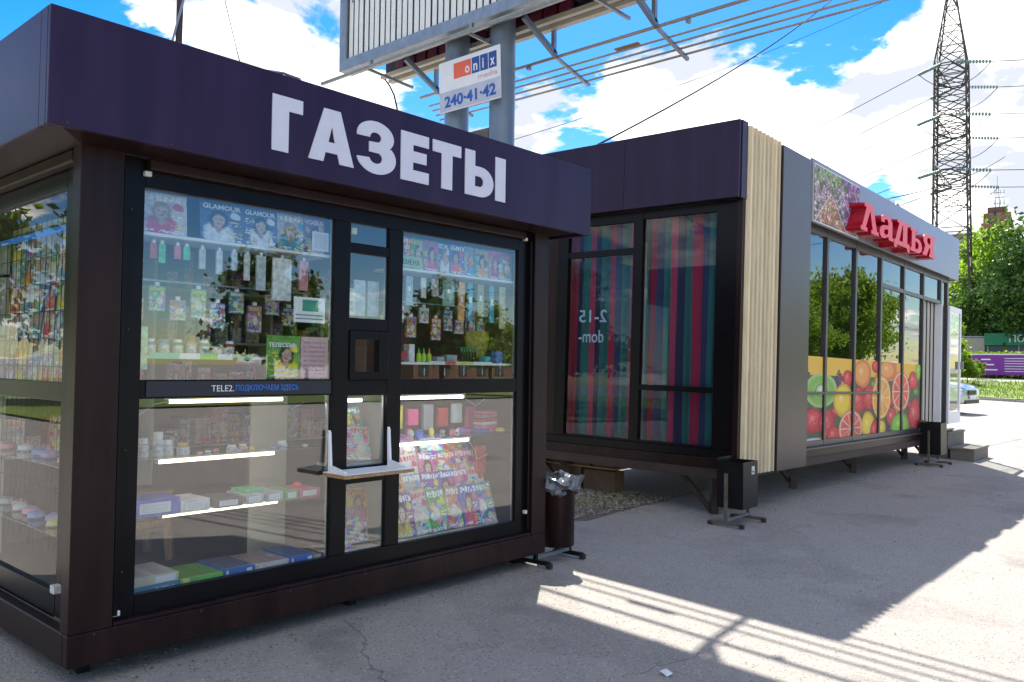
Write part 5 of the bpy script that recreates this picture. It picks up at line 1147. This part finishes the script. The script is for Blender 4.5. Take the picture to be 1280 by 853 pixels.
# ================================================================== far right: car, kerb, verge, banner, green kiosk
def verge_z(x, y): return gz(y)+float(np.interp(x, [43.6, 44.2, 57, 66, 90, 140], [.14, .16, .75, 1.05, 1.1, 1.1]))
sheet('grass_verge', [43.62, 44.2, 50, 57], [-60, -30, -12, -4, 0, 4, 6, 12, 40], verge_z, mat('verge turf', (.10, .16, .02), .95, col2=(.19, .26, .035), vscale=1.5))
sheet('path', [57, 60], [-60, -12, 6, 12, 40], verge_z, mat('pale path', (.34, .31, .28), .9, var=.1))
sheet('ground_verge', [60, 66, 90, 140], [-60, -12, 6, 12, 60], verge_z, mat('shaded ground cover', (.05, .08, .015), .95, col2=(.12, .17, .03), vscale=.8))  # mottled green, darker than the verge turf
blades('grass', 9000, lambda g: (g.uniform(43.7, 57), g.uniform(-4, 14)), .06, .22, .02, m_grass, 9, verge_z)
for i in range(16):
    y = -10+1.6*i
    if not -6 < y < 16: continue
    o = MB().box(43.42, 43.60, y, y+1.58, gz(y)-.05, gz(y)+.15).build('kerb_stone', m_kerb, None, bevel=.01); tag(o, 'grey kerb stone along the grass verge, '+(ORD+['twelfth','thirteenth'])[i-3]+' counted from the right end', 'kerb stone', 'kerb stones along the verge')
# banner on the fence
bn = thing('banner', 'purple banner with white text lines hung on the fence beyond the verge', 'banner', (60.6, 10.3, 1.36), (0, 0, R(-84)))
bx('sheet', m_purple, bn, 0, 9.5, 0, .03, 0, 1.32)
for i in range(6): bx('text_line', m_white, bn, 2.0, 6.6-(i % 3)*.5, -.012, -.001, 1.07-.17*i, 1.11-.17*i)
for i in range(3): bx('text_line', m_white, bn, .65, 1.2+.2*i, -.012, -.001, .98-.34*i, 1.06-.34*i); MB().tube([(.35, -.01, 1.02-.34*i), (.35, -.002, 1.02-.34*i)], .09, 8).build('round_mark', mat('light violet', (.35, .15, .45), .5), bn)
bx('top_hem', m_white, bn, 0, 9.5, -.01, .02, 1.325, 1.40)
bf = thing('fence', 'low dark fence carrying the purple banner', 'fence', (60.9, 10.6, .9), (0, 0, R(-84)))
for i in range(9): bx('fence_post', m_black, bf, i*1.4, i*1.4+.08, .09, .17, -.1, 1.75)
for z in (.15, .45, 1.6): bx('fence_rail', m_black, bf, -.1, 11.4, .175, .22, z, z+.08)
# white posts by the car
wp = thing('white_gate', 'white tubular gate standing behind the silver car', 'gate', (46.0, 8.9, gz(8)+.12), (0, 0, R(-75)))
for x in (0, .55): MB().bar((x, 0, 0), (x, 0, 1.75), .10).build('gate_post', m_white, wp)
MB().bar((.05, 0, 1.7), (.5, 0, 1.7), .07).build('gate_rail', m_white, wp); MB().bar((.05, 0, .9), (.5, 0, .9), .06).build('gate_rail', m_white, wp)
# green roofed kiosk
gkk = thing('green_kiosk', 'beige kiosk with green sign board partly hidden by trees', 'kiosk', (68.5, 12.9, 1.15), (0, 0, R(-80)))
bx('wall', m_beige, gkk, 0, 1.7, 0, 3, 0, 2.95); bx('wall', mat('dark shop front', (.03, .035, .035), .3), gkk, 1.701, 13, .15, 3, 0, 2.4)
for i in range(5): bx('window', m_winfar, gkk, 2.0+2.0*i, 3.7+2.0*i, .12, .149, .7, 2.3); bx('mullion', m_galv, gkk, 1.86+2.0*i, 1.94+2.0*i, .08, .148, .1, 2.4)
bx('sign_board', m_green, gkk, 1.701, 13, -.1, .149, 2.40, 3.30); bx('roof', m_galv, gkk, 0, 13, .151, 3, 3.0, 3.1); bx('roof_box', m_offwhite, gkk, 2.9, 4.6, .6, 1.2, 3.31, 3.80)
lettering('lettering', 'ПО', m_white, gkk, (3.3, -.13, 2.62), height=.55, bold=.02, depth=.02)
lettering('lettering', 'ДАРКИ', m_white, gkk, (5.7, -.13, 2.58), height=.55, bold=.02, depth=.02) if False else None
# silver car
def car():
    c = thing('parked_car', 'silver saloon car parked beyond the open white door, nose to the right', 'car', (30.0, 5.75, gz(5)), (0, 0, R(-94)))
    c.scale = (1.14, 1.14, 1.14)
    # local x forward, section outline per station
    st = [(-2.30, .45, .80, .78, .60), (-2.2, .28, .95, .86, .66), (-1.6, .22, 1.0, .90, .70), (-1.2, .22, 1.02, .90, .70), (0, .20, 1.0, .90, .72), (.9, .20, .98, .90, .72), (1.5, .22, .93, .88, .70), (2.0, .23, .86, .87, .70), (2.24, .25, .79, .82, .66), (2.33, .30, .70, .74, .60)]
    v = []; f = []; m = 12
    for x, z0, z1, hw, tw in st:
        for (yy, zz) in ((-hw*.92, z0), (-hw, z0+.12), (-hw, (z0+z1)/2), (-hw*.97, z1-.10), (-tw, z1-.01), (-tw*.5, z1+.015), (tw*.5, z1+.015), (tw, z1-.01), (hw*.97, z1-.10), (hw, (z0+z1)/2), (hw, z0+.12), (hw*.92, z0)): v.append((x, yy, zz))
    for i in range(len(st)-1):
        for j in range(m): f.append((i*m+j, i*m+(j+1) % m, (i+1)*m+(j+1) % m, (i+1)*m+j))
    f += [tuple(range(m-1, -1, -1)), tuple((len(st)-1)*m+j for j in range(m))]
    o = MB().add(v, f).build('body', m_carpaint, c, smooth=True); bv = o.modifiers.new('bevel', 'BEVEL'); bv.width = .03; bv.segments = 2
    cab = [(-1.75, 1.0, 1.02, .70), (-1.15, 1.0, 1.40, .60), (-.4, 1.0, 1.47, .58), (.3, 1.0, 1.42, .58), (1.05, .98, 1.0, .66)]
    v = []; f = []
    for x, z0, z1, hw in cab:
        for yy, zz in ((-.74, z0-.04), (-hw, z1-.05), (-hw*.7, z1), (hw*.7, z1), (hw, z1-.05), (.74, z0-.04)): v.append((x, yy, zz))
    for i in range(len(cab)-1):
        for j in range(5): f.append((i*6+j, i*6+j+1, (i+1)*6+j+1, (i+1)*6+j))
    MB().add(v, f).build('windows', m_carglass, c, smooth=True)
    rf = MB()
    for (x0, z0), (x1, z1) in (((-1.75, 1.0), (-1.15, 1.40)), ((.30, 1.42), (1.05, 1.0))):
        for s_ in (-1, 1): rf.bar((x0, s_*(.60 if z0 > 1.2 else .70), z0+.005), (x1, s_*(.60 if z1 > 1.2 else .70), z1+.005), .07, .05)
    rf.box(-1.12, .28, -.52, .52, 1.435, 1.49); rf.build('roof', m_carpaint, c, bevel=.02)
    for x in (-1.38, 1.40):
        for s_ in (-1, 1):
            wh = thing('wheel', '', ''); del wh['label']; del wh['category']; wh.parent = c; wh.location = (x, s_*.80, .32)
            prof = [(.20, -.10), (.29, -.105), (.32, -.07), (.32, .07), (.29, .105), (.20, .10)]
            q = MB().lathe(prof, n=24); me = q.mesh('tyre', m_rubber); me.transform(Matrix.Rotation(R(90), 4, 'X')); shade(me); link('tyre', me, wh)
            q = MB().lathe([(.198, -.08), (.198, .08), (.12, .095), (.03, .10)], n=16); me = q.mesh('rim', m_galv); me.transform(Matrix.Rotation(R(90), 4, 'X')); link('rim', me, wh)
            q = MB().lathe([(.355, -.11), (.355, .045)], n=24); me = q.mesh('wheel_arch', m_rubber); me.transform(Matrix.Rotation(R(90), 4, 'X')); link('wheel_arch', me, wh)
    for s_ in (-1, 1):
        MB().lathe([(.01, -.08), (.10, -.04), (.11, .0), (.06, .05)], n=12, sx=1.5, sy=1.25).build('headlight', mat('headlight lens', (.55, .62, .70), .08, coat=1), c, smooth=True, loc=(2.15, s_*.71, .67))
    bx('grille', m_black, c, 2.235, 2.36, -.36, .36, .52, .66, .01); bx('bumper_vent', m_black, c, 2.20, 2.355, -.60, .60, .26, .37, .01); bx('number_plate', m_white, c, 2.356, 2.366, -.26, .26, .40, .50)
    for s_ in (-1, 1): bx('fog_lamp', m_chrome, c, 2.10, 2.30, s_*.66-.07, s_*.66+.07, .30, .36, .01)
    for s_ in (-1, 1): bx('mirror', m_carpaint, c, .62, .80, s_*.86-.09, s_*.86+.09, .98, 1.10, .03)
    return c
car()

# ================================================================== trees
def crown_mesh(name, n, leaf, rx, ry, rz, seed, m, lumps=9, droop=0):
    g = np.random.default_rng(seed)
    # clumps spread through the crown, leaves scattered round each
    nc = lumps*7; cc = g.normal(0, 1, (nc, 3)); cc /= np.linalg.norm(cc, axis=1)[:, None]; cc *= (g.uniform(.12, 1, (nc, 1))**.55)*g.uniform(.8, 1.2, (nc, 1))
    cc *= 1+.22*np.sin(cc[:, [0]]*5+seed)*np.cos(cc[:, [1]]*4)
    cc[:, 2] = np.where(cc[:, 2] < -.55, -.55+g.uniform(-.08, .08, nc), cc[:, 2])
    per = n//nc; P = np.repeat(cc, per, 0)*[rx, ry, rz]
    sg = np.repeat(g.uniform(.07, .17, nc), per)[:, None]*[rx, ry, rz*.8]
    P = P+g.normal(0, 1, P.shape)*sg
    N_ = len(P); a = g.normal(0, 1, (N_, 3)); a /= np.linalg.norm(a, axis=1)[:, None]; b = g.normal(0, 1, (N_, 3)); b -= (b*a).sum(1)[:, None]*a; b /= np.linalg.norm(b, axis=1)[:, None]
    s_ = leaf*g.uniform(.6, 1.3, (N_, 1)); a = a*s_; b = b*s_*.6
    V = np.stack([P-a, P+b*.9, P+a, P-b*.9], 1).reshape(-1, 3).astype(np.float32)
    me = bpy.data.meshes.new(name); me.vertices.add(len(V)); me.vertices.foreach_set('co', V.ravel())
    me.loops.add(N_*4); me.loops.foreach_set('vertex_index', np.arange(N_*4, dtype=np.int32)); me.polygons.add(N_)
    me.polygons.foreach_set('loop_start', np.arange(0, N_*4, 4, dtype=np.int32)); me.polygons.foreach_set('loop_total', np.full(N_, 4, dtype=np.int32))
    me.update(calc_edges=True); me.materials.append(m); return me
def trunk_mesh(h, r, seed, spread):
    g = random.Random(seed); q = MB()
    q.tube([(0, 0, -.3), (.05*g.uniform(-1, 1), .05, h*.4), (g.uniform(-.2, .2), g.uniform(-.2, .2), h)], [r*1.25, r*.85, r*.45], 8)
    for i in range(7):
        a = g.uniform(0, 2*PI); z = h*g.uniform(.45, .95); L_ = spread*g.uniform(.5, .9)
        q.tube([(0, 0, z), (math.cos(a)*L_*.5, math.sin(a)*L_*.5, z+L_*.4), (math.cos(a)*L_, math.sin(a)*L_, z+L_*.9)], [r*.4, r*.25, r*.1], 6)
    return q.mesh('trunk', m_trunk)
TR = {}
for i in range(2):
    TR[('big', i)] = crown_mesh('crown', 24000, .23, 5.0, 5.0, 5.2, 20+i, m_leafd if i else m_leaf, 12)
    TR[('lite', i)] = crown_mesh('crown', 9000, .16, 2.0, 2.0, 2.4, 30+i, m_leafl, 9)
    TR[('refl', i)] = crown_mesh('crown', 9000, .24, 3.0, 3.0, 3.6, 40+i, m_leafl if i else m_leafd, 9)
TK = {'big': trunk_mesh(7, .38, 1, 4), 'lite': trunk_mesh(2.6, .10, 2, 1.5), 'refl': trunk_mesh(4, .24, 3, 2.6)}
CH = {'big': 7.6, 'lite': 3.6, 'refl': 5.2}
def tree(kd, i, x, y, z, s, label, group, sz=1.0, rz=0):
    t = thing('tree', label, 'tree', (x, y, z), (0, 0, rz), group); t.scale = (s, s, s*sz)
    link('crown', TR[(kd, i)], t, loc=(0, 0, CH[kd])); link('trunk', TK[kd], t); return t
g = 'trees standing beyond the street on the right'
def dpos(d, t): return (-1.55+d[0]*t, -4.14+d[1]*t)
far = [((.9842, .177), 88, 'big', 0, 1.12, 'broad bright green tree at the right edge beyond the green kiosk'), ((.9800, .199), 96, 'big', 0, 1.12, 'tall bright green tree behind the green kiosk roof'),
       ((.9755, .220), 104, 'big', 0, 1.05, 'green tree just right of the pylon legs'), ((.988, .155), 84, 'big', 1, 1.1, 'dark green tree at the right edge of the street'),
       ((.9815, .191), 76, 'big', 1, .70, 'dark lower tree standing right behind the green kiosk'), ((.985, .171), 74, 'big', 1, .75, 'dark lower tree behind the right part of the green kiosk'),
       ((.9725, .233), 112, 'big', 1, .95, 'dark green tree behind the pylon base'), ((.966, .258), 118, 'big', 0, .72, 'green tree seen left of the pylon legs'),
       ((.992, .12), 80, 'big', 0, 1.0, 'bright tree outside the right edge'), ((.9775, .2105), 86, 'big', 1, .62, 'small dark tree beside the beige kiosk wall')]
for k, (d, t, kd, i, s_, la) in enumerate(far):
    x, y = dpos(d, t); tree(kd, i, x, y, verge_z(x, y)-.3, s_, la, g, rz=k*1.1)
for k, (d, t, s_, la) in enumerate((((.9690, .247), 53, .52, 'yellow green young tree behind the open white door'), ((.9670, .2545), 57, .7, 'yellow green tree seen past the shop end'), ((.9735, .2285), 56, .30, 'low yellow green bush by the beige kiosk wall'), ((.9755, .2195), 62, .22, 'low yellow bush in front of the green kiosk'))):
    x, y = dpos(d, t); tree('lite', k % 2, x, y, verge_z(x, y)-.1, s_, la, 'yellow green young trees and bushes', rz=k)
hedge = crown_mesh('hedge', 9000, .14, 1.1, 9, .62, 60, m_leafd, 14); o = link('hedge', hedge, None, loc=(62.2, 7.5, 1.35)); tag(o, 'low dark hedge running under the purple banner', 'hedge')
hedge = crown_mesh('hedge', 7000, .12, .7, 8, .5, 61, m_leafl, 12); o = link('hedge', hedge, None, loc=(63.5, 8.6, 2.5)); tag(o, 'yellow green hedge top showing above the purple banner', 'hedge')
# trees, verge and house across the road behind the camera (they show in the glass)
sheet('added_lawn', [-40, -20, -4.5], [9.5, 20, 45], lambda x, y: gz(y)+.06, MATS.get('verge turf') or m_soil)  # turf added out of view so the panes reflect darker ground
sheet('roadside_grass', [-120, -20, 20, 45, 160], [-90, -60, -36], lambda x, y: gz(y)+.10, mat('verge turf shade', (.06, .10, .015), .95, col2=(.12, .17, .03), vscale=1.5))  # deeper mottled green than the near verge
for k, (x, y, s_, la) in enumerate(((-24, -6, .9, 'dark'), (-27, 2, 1.2, 'broad'), (-23, 9, .8, 'small'), (-6.5, 12.5, .55, 'slim'), (-10, 14, .62, 'round'), (-13, 17.5, .7, 'bushy'), (-9, 21, .7, 'leafy'), (-4.5, 22, .75, 'bright'), (-1, 27, .8, 'tall'), (-16, 24, .9, 'wide'), (-20, 33, 1.2, 'large'))):
    tree('refl', k % 2, x, y, gz(y), s_, la+' unseen tree added left of the kiosk to dim the glass reflections', 'added trees left of the kiosk', rz=k)  # added out of view to keep bright low sky out of the panes
g = 'roadside trees across the road'
rt = [(-30, -46, .7, 1, 'low'), (-20, -50, .9, 1, 'wide'), (-9, -47, .6, 0, 'small'), (2, -54, .8, 0, 'round'), (10, -46, .7, 0, 'stubby'), (18, -50, .72, 0, 'leafy'), (30.5, -47, 1.2, 0, 'solitary tall'), (41, -58, .8, 1, 'broad'), (44, -44, 1.0, 0, 'dense'), (56, -50, .9, 1, 'tall'), (57, -15, 1.4, 1, 'tall kerbside'), (66, -18, 1.7, 1, 'big kerbside'), (74, -22, 1.6, 1, 'dense kerbside'), (84, -24, 1.9, 1, 'large kerbside'), (95, -28, 2.1, 1, 'wide kerbside'), (110, -33, 2.3, 1, 'huge kerbside'), (48, -15, 1.0, 1, 'small kerbside'), (125, -36, 2, 1, 'far kerbside')]
for k, (x, y, s_, i, nm) in enumerate(rt):
    tree('big' if 'kerbside' in nm else 'refl', 0 if 'kerbside' in nm else i, x, y, gz(y), s_*(.45 if 'kerbside' in nm else 1), nm+(' dark' if i == 0 else ' green')+' roadside tree across the road from the kiosk', g, rz=k*.7)
def block(name, m, x0, x1, y0, y1, h, nx, nz, label, z0=-1):
    b = thing(name, label, 'building', ((x0+x1)/2, (y0+y1)/2, z0)); hw, hd = (x1-x0)/2, (y1-y0)/2
    MB().box(-hw, hw, -hd, hd, 0, h).build('wall', m, b); MB().box(-hw-.3, hw+.3, -hd-.3, hd+.3, h+.002, h+.35).build('roof', m_boarddark, b)
    pm_ = MB().box(-.75, .75, -.06, .02, -.85, .85).mesh('window', m_winfar)
    fm_ = MB().box(-.06, .06, -.10, -.061, -.85, .85).mesh('mullion', m_white)
    for i in range(nx):
        for j in range(nz):
            for sy in (-1, 1):
                wn = link('window', pm_, b, loc=(-hw+(i+.5)*2*hw/nx, sy*(hd+.005), (j+.55)*h/nz), rot=(0, 0, 0 if sy < 0 else PI)); link('mullion', fm_, wn)
            
    return b
block('brick_house', mat('red brown brick', (.22, .10, .07), .85, var=.25), 64, 84, -84, -70, 7.5, 6, 2, 'red brown brick house across the road behind the camera')
block('apartment_house', m_plaster, -46, -16, -95, -80, 16, 10, 5, 'pale apartment house across the road behind the camera')
block('apartment_house', m_plaster, 110, 140, -75, -62, 15, 9, 5, 'pale apartment house across the road beyond the shop')
# pale block behind the pylon and the brick tower
ap = thing('apartment_tower', 'pale apartment block showing behind the pylon base', 'building', (150, 33.5, 0), (0, 0, R(-10)))
bx('wall', m_plaster, ap, 0, 10, -4, 4.5, 0, 22.6); bx('wall', mat('brown upper storey', (.25, .19, .15), .8), ap, .5, 9.5, -3, 2, 22.61, 24.4)
for j in range(8):
    for i in range(4): 
        wn = bx('window', m_winfar, ap, -.10, -.001, -3.6+2.1*i, -2.3+2.1*i, 2+2.5*j, 3.5+2.5*j); bx('frame', m_white, wn, -.14, -.101, -3.0+2.1*i, -2.9+2.1*i, 2+2.5*j, 3.5+2.5*j)
    bx('balcony', m_white, ap, -.9, -.02, 1.2, 3.6, 1.9+2.5*j, 2.6+2.5*j)
tw = thing('brick_tower', 'distant red brown stepped brick tower with aerial mast above the trees', 'tower', (243.5, 46.3, 0), (0, 0, R(10)))
bx('tower_body', m_brick, tw, -3.6, 3.6, -3.6, 3.6, 0, 40); bx('tower_body', m_brick, tw, -3.1, 3.1, -3.1, 3.1, 40.01, 42.6)
for i in range(5):
    for s_ in (-1, 1): bx('pier', m_brick, tw, -3.9, -3.61, -3.3+i*1.5, -2.9+i*1.5, 30, 41); break
bx('tower_top', mat('brown roof', (.12, .07, .05), .8), tw, -2.2, 2.2, -2.2, 2.2, 42.61, 44.2)
am = MB(); 
for a in (-1, 1):
    for b in (-1, 1): am.bar((a*.45, b*.45, 44.2), (a*.25, b*.25, 50), .14)
for z in (45.5, 47, 48.3): am.bar((0, -1.6, z), (0, 1.6, z), .14); am.bar((-1, 0, z), (1, 0, z), .14)
for y in (-1.5, 1.5, .7, -.7): am.bar((0, y, 45), (0, y, 46.4), .18); am.bar((0, y, 47.8), (0, y, 49), .16)
am.bar((0, 0, 50), (0, 0, 52.5), .12); am.build('aerial', m_galv, tw)
